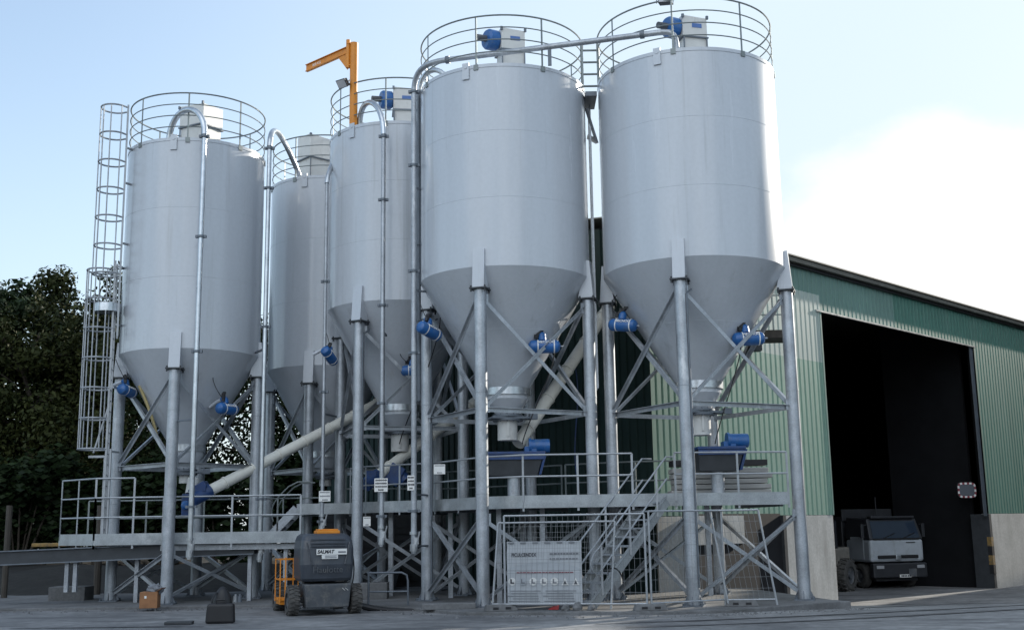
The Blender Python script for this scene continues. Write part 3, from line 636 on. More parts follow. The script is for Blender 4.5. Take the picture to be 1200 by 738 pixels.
# grey slat bundle on the walkway deck
pb = A(842, 565, 29.0); t = thing('plank_stack', 'low stack of grey planks lying on the walkway behind the dark trough', 'planks', (pb.x, pb.y, ZF))
for i in range(5):
    MB().box((pb.x + .05 * (i % 2), pb.y, ZF + .12 + i * .135), (2.5 - .08 * (i % 3), .7, .12), .02).build('plank', 'plank_grey', t, .02)
MB().box((pb.x, pb.y, ZF + .85), (2.4, .6, .14), .02).build('top_cover', 'black', t)
MB().box((pb.x - .8, pb.y, ZF + .015), (.1, .7, .07)).box((pb.x + .8, pb.y, ZF + .015), (.1, .7, .07)).build('bearer', 'black', t)

# ------------------------------------------------------------------ main stairs
B = A(692, 708, 25.2); B.z = .02; T = A(782, 596, 26.62); T = V((T.x, T.y, ZF - .1))
dv = V((T.x - B.x, T.y - B.y, 0)); dh = dv.normalized(); lf = V((-dh.y, dh.x, 0)); wst = .78
st = thing('steel_staircase', 'galvanised open stairs climbing from the pad to the upper walkway', 'stairs', B)
for off in (0, wst):
    MB().bar(B + lf * off + V((0, 0, -.0)), T + lf * off, .012, .24, (0, 0, 1)).bar(B + lf * off + V((0, 0, .11)), T + lf * off + V((0, 0, .11)), .06, .012, (0, 0, 1)).build('stringer', 'galv_pale', st)
n = 12
for i in range(n):
    p = B.lerp(T, (i + .5) / n) + V((0, 0, .03)); MB().prism([p - dh * .13 + lf * .01, p + dh * .13 + lf * .01, p + dh * .13 + lf * (wst - .01), p - dh * .13 + lf * (wst - .01)], (0, 0, .035)).build('tread', 'galv', st)
for off in (-.02, wst + .02):
    o = lf * off; s0 = B.lerp(T, .12) + o; s1 = B.lerp(T, 1.0) + o
    for h in (.5, 1.0):
        pts = [s0 + V((0, 0, h)), s1 + V((0, 0, h))]
        if h == 1.0: pts = bez(s0 + V((0, 0, .42)), s0 + V((0, 0, .45)) - dh * .35, s0 + V((0, 0, .8)) - dh * .35, s0 + V((0, 0, 1.0)) - dh * .02, 8) + [s1 + V((0, 0, 1.0)), s1 + dh * .3 + V((0, 0, 1.0))]
        MB().tube(pts, .021, 8).build('handrail', 'rail_bright', st)
    for f in (.14, .5, .86):
        p = B.lerp(T, f) + o; MB().bar(p + V((0, 0, -.05)), p + V((0, 0, 1.0)), .045, .03).build('rail_post', 'rail_bright', st)

# ------------------------------------------------------------------ lower walkway at left, small steps
ZL = 1.68; lw = thing('lower_walkway', 'low galvanised walkway with handrails beneath the far left silo', 'walkway', (-8, 31, ZL))
c0 = A(110, 627, 29.75); pl = A(70, 629, 30.9); pr = A(345, 626, 29.75)
Pl = [(pl.x, pl.y), (c0.x, 29.75), (-5.55, 29.75)]
fascia(Pl, ZL + .06, lw)
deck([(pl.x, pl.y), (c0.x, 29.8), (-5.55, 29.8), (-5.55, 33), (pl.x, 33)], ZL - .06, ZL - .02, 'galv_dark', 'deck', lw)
rail_run(Pl, ZL, lw, (.5, 1.0), 1.8); 
rail_run([(pl.x, pl.y), (c0.x, 29.75), (c0.x + 1.0, 29.75)], ZL, lw, (1.5,), 1.1)
rail_run([(pl.x, 32.9), (-5.6, 32.9)], ZL, lw, (.5, 1.0), 1.6, 'rail_steel')
for x, y in [(-10.6, 32.5), (-6.0, 30.2), (-7.4, 32.5), (-9.9, 30.3)]:
    MB().bar((x, y, 0), (x, y, ZL - .08), .1, .1).build('support_column', 'galv', lw)
MB().bar((-11, 30.0, ZL - .3), (-5.6, 30.0, ZL - .3), .1, .14, (0, 0, 1)).build('cross_beam', 'galv', lw)
sp = thing('connecting_steps', 'short flight of steps joining the low walkway to the higher one', 'stairs', (-5.6, 31.6, ZL))
for y in (31.95, 32.7):
    MB().bar((-6.75, y, ZL), (-6.08, y, ZF - .05), .04, .22, (0, 0, 1)).build('stringer', 'galv', sp)
    pts = [V((-6.72, y, ZL + .35))] + bez((-6.76, y, ZL + .5), (-6.82, y, ZL + .8), (-6.62, y, ZL + 1.0), (-6.3, y, ZL + 1.3), 6) + [V((-6.05, y, ZL + 1.42)), V((-5.7, y, ZL + 1.42))]
    MB().tube(pts, .02, 8).build('handrail', 'rail_steel', sp)
    MB().bar((-6.6, y, ZL), (-6.6, y, ZL + .98), .04).build('rail_post', 'rail_steel', sp)
for i in range(3): MB().box((-6.62 + i * .22, 32.32, ZL + .18 + i * .2), (.22, .74, .03)).build('tread', 'galv_dark', sp)

# ------------------------------------------------------------------ caged ladder on the far left silo
cl = thing('caged_ladder', 'tall caged ladder in two flights with a half way landing, left of all silos', 'ladder', (-11.3, 30.7, ZL))
def flight(x, y, z0, z1, yaw, R_, hz, cage0, cap, hands=0):
    a = yaw; out = V((cos(a), sin(a), 0)); tn = V((-sin(a), cos(a), 0)); c = V((x, y, 0))
    ld = MB()
    for s_ in (-.21, .21): ld.bar(c + tn * s_ + V((0, 0, z0)), c + tn * s_ + V((0, 0, z1)), .05, .02, tn)
    z = z0 + .15
    while z < z1: ld.cyl(c - tn * .21 + V((0, 0, z)), c + tn * .21 + V((0, 0, z)), .012, 6); z += .28
    lo = ld.build('rung_ladder', 'rail_bright', cl)
    hp = MB(); cc = c + out * (R_ * .95)
    z = cage0
    hoops = []
    while z <= cap + .01: hoops.append(z); z += hz
    for z in hoops:
        pts = [cc + V((0, 0, z)) + out * (R_ * cos(b)) + tn * (R_ * sin(b)) for b in [radians(-145 + 290 * k / 20) for k in range(21)]]
        pts = [c - tn * .21 + V((0, 0, z))] + pts + [c + tn * .21 + V((0, 0, z))]
        hp.tube(pts, .024, 6)
    for b in (-120, -75, -38, 0, 38, 75, 120):
        b = radians(b); p = cc + out * (R_ * cos(b)) + tn * (R_ * sin(b)); hp.tube([p + V((0, 0, cage0)), p + V((0, 0, hoops[-1]))], .018, 6)
    hp.build('safety_cage', 'rail_bright', cl)
ux, uy = -10.54, 29.79
flight(ux, uy, 6.9, 13.35, radians(200), .36, .78, 8.6, 13.3)
lx = -10.72
flight(lx, 29.98, ZL + .05, 9.0, radians(192), .38, .8, 3.95, 8.8)
lp = A(124, 361, 29.95)
MB().lathe((lp.x + .05, 29.95, lp.z), [(0, -.12), (.36, -.12), (.36, .10), (.34, .10), (.34, -.10), (0, -.10)], 24).build('landing', 'galv_light', cl)
sk = MB()
for z in (3.9, 5.6, 7.3, 8.9): MB().bar((lx + .05, 30.05, z), (-10.6, 30.5, z), .05).build('stand_off_bracket', 'rail_bright', cl)
for z in (9.5, 11.2, 12.2): MB().bar((ux, 29.85, z), (-10.4, 30.1, z), .05).build('stand_off_bracket', 'rail_bright', cl)
bp0 = A(104, 535, 29.85)
sk.bar((bp0.x, 29.85, bp0.z), (lx + .02, 29.85, bp0.z), .06).bar((lx, 29.85, bp0.z - .03), (lx, 29.85, ZL), .05).bar((lx + .14, 29.85, bp0.z + .2), (lx + .14, 29.85, ZL), .05).bar((bp0.x + .1, 29.9, bp0.z + .1), (lx, 29.9, bp0.z + 1.3), .04)
sk.build('cage_foot_frame', 'rail_bright', cl)

# ------------------------------------------------------------------ ladder and link platform between the two front silos
g0 = A(692, 108, 28.1); lk = thing('link_ladder', 'rung ladder and dark link platform in the gap between the two front silos', 'ladder', (g0.x, g0.y, 0))
b = MB()
for s_ in (-.21, .21): b.bar((g0.x + s_, g0.y - .1, g0.z + .05), (g0.x + s_, g0.y - .1, g0.z + 1.3), .065, .06)
for k in range(4): b.cyl((g0.x - .21, g0.y - .1, g0.z + .12 + k * .33), (g0.x + .21, g0.y - .1, g0.z + .12 + k * .33), .03, 8)
b.build('gate_frame', 'rail_steel', lk)
MB().box((g0.x, g0.y + .3, g0.z - .12), (.30, 1.0, .12)).build('platform', 'galv_dark', lk)
b = MB()
for s_ in (-.2, .2): b.bar((g0.x - .0, g0.y + .7 + s_, 5.2), (g0.x - .0, g0.y + .7 + s_, g0.z), .05, .02)
z = 5.3
while z < g0.z: b.cyl((g0.x, g0.y + .5, z), (g0.x, g0.y + .9, z), .014, 6); z += .28
b.build('rung_ladder', 'galv', lk)
b = MB(); b.bar((g0.x - .1, g0.y + .4, g0.z - .3), (g0.x + .18, g0.y + .6, g0.z - 1.2), .06).bar((g0.x - .05, g0.y + .9, g0.z - .9), (g0.x + .2, g0.y + .9, g0.z - 1.05), .3, .04); b.build('strut', 'galv', lk)

# small service landing near the right leg
sl = A(900, 393, 28.6); t = thing('service_landing', 'small grey landing with thin rails behind the farthest right leg', 'landing', sl)
MB().box(sl + V((.1, .2, 0)), (1.0, .9, .2)).build('deck', 'wood', t); 
b = MB()
for x in (-.35, .1, .55): b.bar(sl + V((x, -.2, .1)), sl + V((x, -.2, 1.0)), .03)
for z in (.5, 1.0): b.bar(sl + V((-.4, -.2, z)), sl + V((.6, -.2, z)), .03)
b.build('rail', 'rail_steel', t); MB().bar(sl + V((-.4, .3, -.1)), sl + V((-.75, -.4, -.6)), .07).box(sl + V((-.35, .0, -.25)), (.3, .3, .3)).build('bracket', 'dark_steel', t)
# yellow hose by the left silo
yp = [A(x, y, 30.35) for x, y in ((163, 452), (172, 470), (180, 492), (184, 512))]
tag(MB().tube(bez(yp[0], yp[1], yp[2], yp[3], 10), .04, 10).build('yellow_hose', 'yellow_pipe'), 'short yellow hose lying along the far left cone', 'hose')

# ------------------------------------------------------------------ warehouse
E0 = V((3.78, 30.99, 0)); U = V((.708, .706, 0)).normalized(); Nn = V((-U.y, U.x, 0))   # U along front, Nn inward (left-back)
wh = thing('warehouse', 'large green ribbed metal shed with a tall open doorway and concrete base', 'warehouse', (E0.x, E0.y, HALL_Z))
def W(s_, n_, z): return E0 + U * s_ + Nn * n_ + V((0, 0, z))
def cladding(s0, s1, z0, z1, m, name, per=.28, dep=.05, axis='U', n0=0., zf=None):
    mb = MB(); vs = []; s_ = s0; prof = []
    while s_ < s1 - 1e-6:
        for (a, d_) in ((0, 0), (.64, 0), (.74, 1), (.90, 1)):
            q = s_ + a * per
            if q < s1: prof.append((q, d_ * dep))
        s_ += per
    prof.append((s1, 0)); n_ = len(prof)
    P = (lambda q, d_, z: W(q, n0 + d_, z)) if axis == 'U' else (lambda q, d_, z: W(n0 + d_, q, z))
    zt_ = zf or (lambda q: z1)
    mb.add([P(q, d_, z0) for q, d_ in prof] + [P(q, d_, zt_(q)) for q, d_ in prof], [(i, i + 1, n_ + i + 1, n_ + i) for i in range(n_ - 1)])
    return mb.build(name, m, wh)
DL, DR, DT = 9.33, 21.45, 8.78; CT = 2.0; ET = 10.1; SE, ND = 40., 15.
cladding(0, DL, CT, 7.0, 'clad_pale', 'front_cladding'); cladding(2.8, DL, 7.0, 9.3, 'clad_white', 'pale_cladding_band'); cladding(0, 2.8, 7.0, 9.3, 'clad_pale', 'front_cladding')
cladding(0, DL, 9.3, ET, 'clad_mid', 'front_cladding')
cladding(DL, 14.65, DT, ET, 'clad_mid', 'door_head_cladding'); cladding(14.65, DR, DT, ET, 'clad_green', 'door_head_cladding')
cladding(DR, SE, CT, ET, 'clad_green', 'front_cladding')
gab = lambda q: ET + .12 * q
cladding(0, ND, -1.2, ET, 'clad_shaded', 'side_cladding', axis='N', zf=gab)
def wbox(s0, s1, n0, n1, z0, z1, m, name, parent=None, bevel=0):
    return MB().hexa([W(s0, n0, z0), W(s1, n0, z0), W(s1, n1, z0), W(s0, n1, z0), W(s0, n0, z1), W(s1, n0, z1), W(s1, n1, z1), W(s0, n1, z1)]).build(name, m, parent or wh, bevel)
wbox(.06, DL - .03, .003, .4, -1.4, CT - .01, 'concrete_wall', 'concrete_base', None, .015)
wbox(DR + .2, SE, .003, .4, -1.4, CT - .01, 'concrete_wall', 'concrete_base', None, .015)
jm = wbox(DR + .0, DR + .198, .0, .75, -1.4, CT - .02, 'dark_steel', 'door_jamb')
for i, (z0, z1) in enumerate(((.72, 1.08), (.36, .72), (.0, .36), (-.36, .0))):
    wbox(DR - .006, DR + .2, -.012, .16, z0, z1, 'yellow' if i % 2 == 0 else 'black', 'hazard_stripe', jm)
wbox(DR - .28, DR - .02, .05, .09, CT - .1, DT, 'galv_dark', 'jamb_trim'); wbox(DL - .05, DL + .03, -.02, .1, CT, DT, 'clad_mid', 'jamb_trim')
wbox(DL - .3, DR + .1, -.04, .06, DT - .06, DT - .005, 'galv_light', 'lintel_trim')
wbox(-.05, SE, -.035, .055, CT - .04, CT + .03, 'clad_mid', 'base_flashing') if False else None
gt = MB(); gt.hexa([W(-.2, -.22, ET + .06), W(SE, -.22, ET + .06), W(SE, .2, ET + .06), W(-.2, .2, ET + .06), W(-.2, -.24, ET + .2), W(SE, -.24, ET + .2), W(SE, .2, ET + .2), W(-.2, .2, ET + .2)])
gt.build('gutter', 'eave_trim', wh); wbox(-.15, SE, -.1, .06, ET - .05, ET + .055, 'black', 'eave_shade_strip')  # black strip painted in for the shadow under the gutter
MB().hexa([W(-.3, -.3, ET + .21), W(SE, -.3, ET + .21), W(SE, ND, ET + .21 + .12 * ND), W(-.3, ND, ET + .21 + .12 * ND), W(-.3, -.3, ET + .25), W(SE, -.3, ET + .25), W(SE, ND, ET + .25 + .12 * ND), W(-.3, ND, ET + .25 + .12 * ND)]).build('roof', 'eave_trim', wh)
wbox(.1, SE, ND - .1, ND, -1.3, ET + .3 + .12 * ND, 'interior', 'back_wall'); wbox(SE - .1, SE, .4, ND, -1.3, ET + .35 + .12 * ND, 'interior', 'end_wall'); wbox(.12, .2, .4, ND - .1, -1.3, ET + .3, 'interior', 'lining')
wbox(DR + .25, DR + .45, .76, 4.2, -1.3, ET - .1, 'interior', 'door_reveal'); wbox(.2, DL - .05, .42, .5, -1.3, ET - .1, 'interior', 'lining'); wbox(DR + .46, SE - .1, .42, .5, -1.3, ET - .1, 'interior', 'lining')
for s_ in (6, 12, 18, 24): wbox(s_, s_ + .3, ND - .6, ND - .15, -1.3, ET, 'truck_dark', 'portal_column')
# dark sheeted opening in the base, behind the right silo
sc_ = thing('sheeted_opening', 'dark sheeted doorway in the concrete base behind the farthest right silo', 'doorway', W(3.8, -.08, HALL_Z))
wbox(1.5, 6.05, -.06, -.02, -1.2, CT + .05, 'black', 'dark_sheet', sc_)
MB().hexa([W(1.5, -.12, 1.2), W(4.0, -.12, 1.2), W(4.0, -.062, 1.2), W(1.5, -.062, 1.2), W(1.5, -.12, CT), W(4.0, -.12, CT), W(4.0, -.062, CT), W(1.5, -.062, CT)]).build('lintel', 'concrete_wall', sc_)
for s_ in (1.42, 6.13): wbox(s_ - .08, s_ + .08, -.16, -.004, -1.2, CT, 'dark_steel', 'frame_post', sc_)
# traffic mirror
tm = A(1133, 574, W(DR - .1, .3, 0).y); t = thing('traffic_mirror', 'rectangular mirror with a red and white striped rim by the right door jamb', 'mirror', tm)
xd = V((.97, .22, 0)).normalized(); yd = V((0, 0, 1)); zd = xd.cross(yd)
def rr(w_, h_, r, n=5):
    pts = []
    for cx_, cy_, a in ((w_ / 2 - r, h_ / 2 - r, 0), (-w_ / 2 + r, h_ / 2 - r, 90), (-w_ / 2 + r, -h_ / 2 + r, 180), (w_ / 2 - r, -h_ / 2 + r, 270)):
        for k in range(n + 1): b_ = radians(a + 90 * k / n); pts.append((cx_ + r * cos(b_), cy_ + r * sin(b_)))
    return pts
MB().prism([tm + xd * x + yd * y for x, y in rr(.82, .6, .13)], zd * -.05).build('backing', 'dark_steel', t)
MB().prism([tm + xd * x + yd * y + zd * .012 for x, y in rr(.66, .44, .09)], zd * -.01).build('mirror_face', 'mirror_glass', t)
per = rr(.75, .53, .12, 4); 
tot = [V((x, y, 0)) for x, y in per]; seglen = []; 
pts2 = tot + [tot[0]]; Ltot = sum((pts2[i + 1] - pts2[i]).length for i in range(len(tot)))
def along(d_):
    for i in range(len(tot)):
        l_ = (pts2[i + 1] - pts2[i]).length
        if d_ <= l_: return pts2[i].lerp(pts2[i + 1], d_ / l_)
        d_ -= l_
    return pts2[0]
for k in range(22):
    a_ = along(Ltot * k / 22 + .001); b_ = along(Ltot * (k + .98) / 22)
    q = lambda v_: tm + xd * v_.x + yd * v_.y + zd * .01
    MB().bar(q(a_), q(b_), .075, .02, zd).build('rim_stripe', 'white_sign' if k % 2 == 0 else 'ink_red', t)
MB().bar(tm - zd * .05, tm - zd * .05 + xd * .5 + V((0, .1, 0)), .05).build('bracket', 'dark_steel', t)

# ------------------------------------------------------------------ truck in the doorway
def vehicle_frame(o, yaw): 
    R = Matrix.Rotation(yaw, 3, 'Z'); return lambda x, y, z: o + R @ V((x, y, z)), R
to = Zp(1055, 689, HALL_Z); 
tr = thing('tipper_truck', 'white fronted lorry parked nose out inside the shed doorway', 'truck', to)
P, R = vehicle_frame(to, radians(14))
def pb(c, sz, m, name, parent, bevel=.02): return MB().box(P(*c), sz, 0, R).build(name, m, parent, bevel)
hw = 1.22
cab = MB().hexa([P(-hw, .02, 1.05), P(hw, .02, 1.05), P(hw, 1.9, 1.05), P(-hw, 1.9, 1.05), P(-hw, .0, 1.95), P(hw, .0, 1.95), P(hw, 1.9, 1.95), P(-hw, 1.9, 1.95)]).build('cab_front', 'truck_white', tr, .10)
MB().hexa([P(-hw, .0, 1.95), P(hw, .0, 1.95), P(hw, 1.9, 1.95), P(-hw, 1.9, 1.95), P(-hw * .93, .32, 2.78), P(hw * .93, .32, 2.78), P(hw * .93, 1.9, 2.85), P(-hw * .93, 1.9, 2.85)]).build('cab_upper', 'truck_dark', tr, .04)
ws = MB().hexa([P(-hw * .88, -.015, 2.0), P(hw * .88, -.015, 2.0), P(hw * .88, .05, 2.0), P(-hw * .88, .05, 2.0), P(-hw * .83, .25, 2.68), P(hw * .83, .25, 2.68), P(hw * .83, .3, 2.68), P(-hw * .83, .3, 2.68)]).build('windscreen', 'windscreen', tr)
wp = MB()
for x in (-.6, .3): wp.bar(P(x, -.04, 2.0), P(x + .55, .03, 2.2), .025)
wp.build('wiper', 'black', ws)
pb((0, -.03, 1.26), (1.85, .06, .13), 'black', 'grille', cab, .03); pb((0, -.05, 1.22), (.24, .05, .2), 'galv_light', 'badge', cab, .03); pb((0, -.012, 1.97), (2.1, .03, .05), 'black', 'bonnet_seam', cab, 0)
pb((.62, -.015, 1.82), (.42, .02, .03), 'black', 'vent', cab, 0)
bm_ = pb((0, .0, .72), (2.46, .3, .58), 'truck_dark', 'bumper', tr, .05)
for x in (-.92, .92): pb((x, -.16, .86), (.34, .03, .13), 'lens', 'headlight', bm_, .02)
pb((.18, -.17, .50), (.52, .02, .12), 'white_sign', 'number_plate', bm_, 0)
nb = MB()
for i, x in enumerate((-.17, -.1, -.03, .04, .12, .19)): nb.box(P(.18 + x, -.183, .50), (.045, .006, .075), 0, R)
nb.build('plate_characters', 'ink', bm_)
pb((.52, -.17, .62), (.36, .03, .32), 'chassis_grey', 'access_panel', bm_, .01)
pb((0, .3, .35), (1.9, .3, .12), 'truck_dark', 'underrun_bar', tr)
pb((-hw - .004, 1.0, 1.6), (.02, 1.0, .9), 'truck_white', 'door', tr, .02)
MB().box(P(0, .34, 2.84), (2.0, .35, .1), 0, R).build('sun_visor', 'truck_dark', tr, .03)
def wheel(p, ax, r, w_, name, parent, lug=0):
    ax = V(ax).normalized()
    ty = MB().lathe(p - ax * w_ / 2, [(r * .55, 0), (r * .86, 0), (r * .97, w_ * .12), (r, w_ * .25), (r, w_ * .75), (r * .97, w_ * .88), (r * .86, w_), (r * .55, w_)], 36, True, ax)
    if lug:
        ex, ey = frame(ax)
        for k in range(lug):
            a = 2 * pi * k / lug; d_ = ex * cos(a) + ey * sin(a); tg = ax.cross(d_)
            ty.bar(p + d_ * r - ax * w_ * .46 + tg * r * .08, p + d_ * r + ax * 0.02 * w_ - tg * r * .02, r * .11, r * .12, d_)
            a2 = a + pi / lug; d2 = ex * cos(a2) + ey * sin(a2); t2 = ax.cross(d2)
            ty.bar(p + d2 * r + ax * w_ * .46 + t2 * r * .08, p + d2 * r - ax * .02 * w_ - t2 * r * .02, r * .11, r * .12, d2)
    wo = ty.build(name, 'rubber', parent)
    MB().lathe(p - ax * w_ * .42, [(r * .56, 0), (r * .5, w_ * .16), (r * .22, w_ * .2), (r * .22, w_ * .64), (r * .5, w_ * .68), (r * .56, w_ * .84)], 28, True, ax).lathe(p - ax * w_ * .44, [(0, 0), (r * .2, 0), (r * .2, w_ * .88), (0, w_ * .88)], 16, True, ax).build('rim', 'chassis_grey', wo)
    return wo
for x in (-1.03, 1.03):
    for y in (1.0, 5.2): wheel(P(x, y, .5), R @ V((1, 0, 0)), .5, .32, 'wheel', tr)
pb((0, 4.0, .8), (.9, 6.2, .25), 'truck_dark', 'chassis_frame', tr)
pb((0, 4.6, 2.1), (2.4, 4.8, 1.6), 'truck_dark', 'tipper_body', tr, .04); pb((0, 2.15, 2.95), (2.4, .1, .5), 'truck_dark', 'headboard', tr)
MB().cyl(P(.2, 1.7, 2.85), P(.22, 1.75, 3.7), .025, 8).build('aerial', 'truck_dark', tr)
for x in (-1, 1): MB().box(P(x * 1.4, .25, 2.3), (.14, .1, .55), 0, R).bar(P(x * 1.2, .2, 2.55), P(x * 1.4, .25, 2.5), .03).build('wing_mirror', 'truck_dark', tr, .02)
# ribbed trailer behind in the dark
tl = to + V((-4.4, 4.4, 0)); t = thing('ribbed_trailer', 'dark ribbed trailer body deep inside the shed, left of the lorry', 'trailer', tl)
P2, R2 = vehicle_frame(tl, radians(30))
MB().box(P2(0, 3, 2.4), (2.5, 6, 2.0), 0, R2).build('body', 'chassis_grey', t, .03)
for i in range(8): MB().box(P2(-1.1 + i * .32, -.04, 2.5), (.1, .08, 1.9), 0, R2).build('rib', 'loader_grey', t)
for x in (-.95, .95): wheel(P2(x, 1.0, .5), R2 @ V((1, 0, 0)), .5, .35, 'wheel', t); wheel(P2(x, 4.6, .5), R2 @ V((1, 0, 0)), .5, .35, 'wheel', t)
MB().box(P2(0, 3, 1.15), (1.0, 6, .4), 0, R2).build('chassis_frame', 'truck_dark', t)
# wheel loader peeking past the left jamb
lo = Zp(985, 697, HALL_Z); lo = lo + V((-.75, .5, 0)); t = thing('wheel_loader', 'grey loader with a lugged tyre peeking out behind the left doorpost', 'loader', lo)
P3, R3 = vehicle_frame(lo, radians(-40))
wheel(P3(.15, 0, .62), R3 @ V((1, 0, 0)), .62, .42, 'wheel', t, 18); wheel(P3(-1.45, 0, .62), R3 @ V((1, 0, 0)), .62, .42, 'wheel', t, 18); wheel(P3(.15, 2.4, .62), R3 @ V((1, 0, 0)), .62, .42, 'wheel', t, 18); wheel(P3(-1.45, 2.4, .62), R3 @ V((1, 0, 0)), .62, .42, 'wheel', t, 18)
MB().tube([P3(.15, -.72, .72), P3(.15, -.62, 1.12), P3(.15, -.25, 1.38), P3(.15, .3, 1.4)], [.05, .06, .06, .05], 4).build('mudguard', 'loader_grey', t)
MB().hexa([P3(-1.2, -.6, .6), P3(.0, -.6, .6), P3(.0, 3.2, .6), P3(-1.2, 3.2, .6), P3(-1.2, -.5, 1.55), P3(.0, -.5, 1.55), P3(.0, 3.2, 1.7), P3(-1.2, 3.2, 1.7)]).build('body', 'loader_grey', t, .06)
lp_ = MB().hexa([P3(-.1, -.75, .8), P3(.08, -.75, .8), P3(.08, -.6, .8), P3(-.1, -.6, .8), P3(-.1, -.6, 1.75), P3(.1, -.6, 1.75), P3(.1, -.4, 1.75), P3(-.1, -.4, 1.75)]); lp_.build('lamp_bracket', 'loader_grey', t, .03)
MB().box(P3(.25, -.55, 1.72), (.3, .14, .14), 0, R3).build('work_lamp', 'orange_paint', t, .03)
MB().box(P3(-.6, 1.6, 2.2), (1.1, 1.3, 1.1), 0, R3).build('cab', 'truck_dark', t, .05)

# ------------------------------------------------------------------ aerial lift
lo = Zp(384, 721, -.07); P, R = vehicle_frame(lo, radians(21))
al = thing('aerial_lift', 'dark grey aerial lift with lugged wheels and an orange basket', 'aerial lift', lo)
for x in (-.70, .70):
    wheel(P(x, .45, .33), R @ V((1, 0, 0)), .31, .25, 'wheel', al, 20); wheel(P(x, 2.2, .33), R @ V((1, 0, 0)), .31, .25, 'wheel', al, 20)
ch = MB().hexa([P(-.46, .12, .16), P(.5, .12, .16), P(.5, .5, .16), P(-.46, .5, .16), P(-.5, .06, .68), P(.54, .06, .68), P(.54, .5, .7), P(-.5, .5, .7)]).build('chassis', 'chassis_grey', al, .03)
for x in (.36, .43): MB().bar(P(x - .03, .052, .58), P(x + .03, .052, .53), .028, .008).build('warning_mark', 'white_sign', ch)
MB().box(P(0, 1.3, .42), (.95, 1.9, .34), 0, R).box(P(0, .47, .34), (1.3, .12, .12), 0, R).box(P(0, 2.2, .34), (1.3, .12, .12), 0, R).build('under_frame', 'truck_dark', al, .02)
MB().cyl(P(0, 1.0, .6), P(0, 1.0, .8), .38, 24).box(P(-.3, .9, .72), (.16, .3, .12), 0, R).build('turntable', 'dark_steel', al)
# moulded counterweight hood: stacked rings
prof = [(.74, -.55, .55, .10), (.80, -.58, .57, .05), (1.1, -.61, .60, .02), (1.45, -.60, .60, .05), (1.62, -.58, .57, .09), (1.72, -.54, .52, .16), (1.77, -.46, .44, .26)]
vs = []; nseg = 40
for (z, xl, xr, yf) in prof:
    for k in range(nseg):
        a = 2 * pi * k / nseg; ca, sa = cos(a), sin(a); ex = .22
        cx_ = (abs(ca) ** ex) * (1 if ca > 0 else -1); sy2 = (abs(sa) ** ex) * (1 if sa > 0 else -1)
        xm = (xl + xr) / 2; xw = (xr - xl) / 2; yb = 1.05; ym = (yf + yb) / 2; yw = (yb - yf) / 2
        bulge = .05 * (1 - cx_ * cx_) if sy2 < 0 else 0
        vs.append(P(xm + xw * cx_, ym + yw * sy2 - bulge, z))
fs = [(i * nseg + k, i * nseg + (k + 1) % nseg, (i + 1) * nseg + (k + 1) % nseg, (i + 1) * nseg + k) for i in range(len(prof) - 1) for k in range(nseg)]
fs += [tuple(range(nseg - 1, -1, -1)), tuple((len(prof) - 1) * nseg + k for k in range(nseg))]
hd = MB(); hd.add(vs, fs, False); hood = hd.build('counterweight_hood', 'hood_plastic', al, .02)
gr_ = MB()
for z, yy in ((1.56, .0), (1.64, .035), (1.50, -.02)): gr_.bar(P(-.40, yy - .0, z), P(.40, yy - .0, z), .025, .02)
gr_.build('hood_rib', 'hood_plastic', hood)
for sx2 in (-1, 1): MB().bar(P(sx2 * .36, -.03, 1.1), P(sx2 * .48, .03, 1.58), .02, .03).build('hood_crease', 'hood_plastic', hood)
st1 = MB().box(P(.06, -.052, 1.375), (.68, .008, .125), 0, R).build('sticker', 'white_sign', hood)
text('SALMAT', 'sticker_lettering', .105, 'ink', st1, P(-.08, -.06, 1.375), R @ V((1, 0, 0)), (0, 0, 1), .002, shear=.25, offset=.004, widen=.95)
text('HIRE', 'sticker_small_lettering', .06, 'ink_grey', st1, P(.29, -.06, 1.365), R @ V((1, 0, 0)), (0, 0, 1), .002) if False else MB().box(P(.29, -.058, 1.365), (.17, .004, .035), 0, R).build('sticker_small_lettering', 'ink_grey', st1)
st2 = MB().box(P(.02, -.052, 1.265), (.36, .008, .085), 0, R).build('sticker', 'white_sign', hood)
for z in (1.285, 1.25): MB().box(P(.04, -.058, z), (.26, .004, .018), 0, R).build('sticker_small_lettering', 'ink_grey', st2)
text('Haulotte', 'embossed_lettering', .19, 'chassis_grey', hood, P(-.02, -.052, .985), R @ V((1, 0, 0)), (0, 0, 1), .006, widen=1.0)
MB().box(P(.05, .45, 1.80), (.52, .4, .07), 0, R).box(P(.05, .45, 1.85), (.46, .3, .04), 0, R).build('mast_cap', 'orange_paint', al, .015)
MB().bar(P(0, .9, 1.0), P(-.1, 2.6, 1.5), .2, .24).bar(P(-.1, 2.6, 1.3), P(.1, 1.5, 1.3), .14, .16).build('boom', 'orange_paint', al)
bk = MB(); bx0, bx1, by0, by1 = -.86, -.45, 1.15, 1.8
for x in (bx0, bx1):
    for y in (by0, by1): bk.bar(P(x, y, .25), P(x, y, 1.2), .024)
for z in (.3, .75, 1.2):
    for y in (by0, by1): bk.bar(P(bx0, y, z), P(bx1, y, z), .024)
    for x in (bx0, bx1): bk.bar(P(x, by0, z), P(x, by1, z), .024)
bk.bar(P(bx0 + .12, by0, .75), P(bx0 + .12, by0, 1.25), .03).bar(P(bx0 + .12, by0, .3), P(bx0 + .12, by0, .75), .03)
bk.box(P((bx0 + bx1) / 2, (by0 + by1) / 2, .27), (.38, .6, .14), 0, R)
bk.build('basket', 'orange_paint', al)
MB().tube(bez(P(.58, .5, 1.5), P(.75, .6, 1.2), P(.72, .5, .8), P(.62, .5, .5), 8), .015, 6).build('cable', 'black', al)

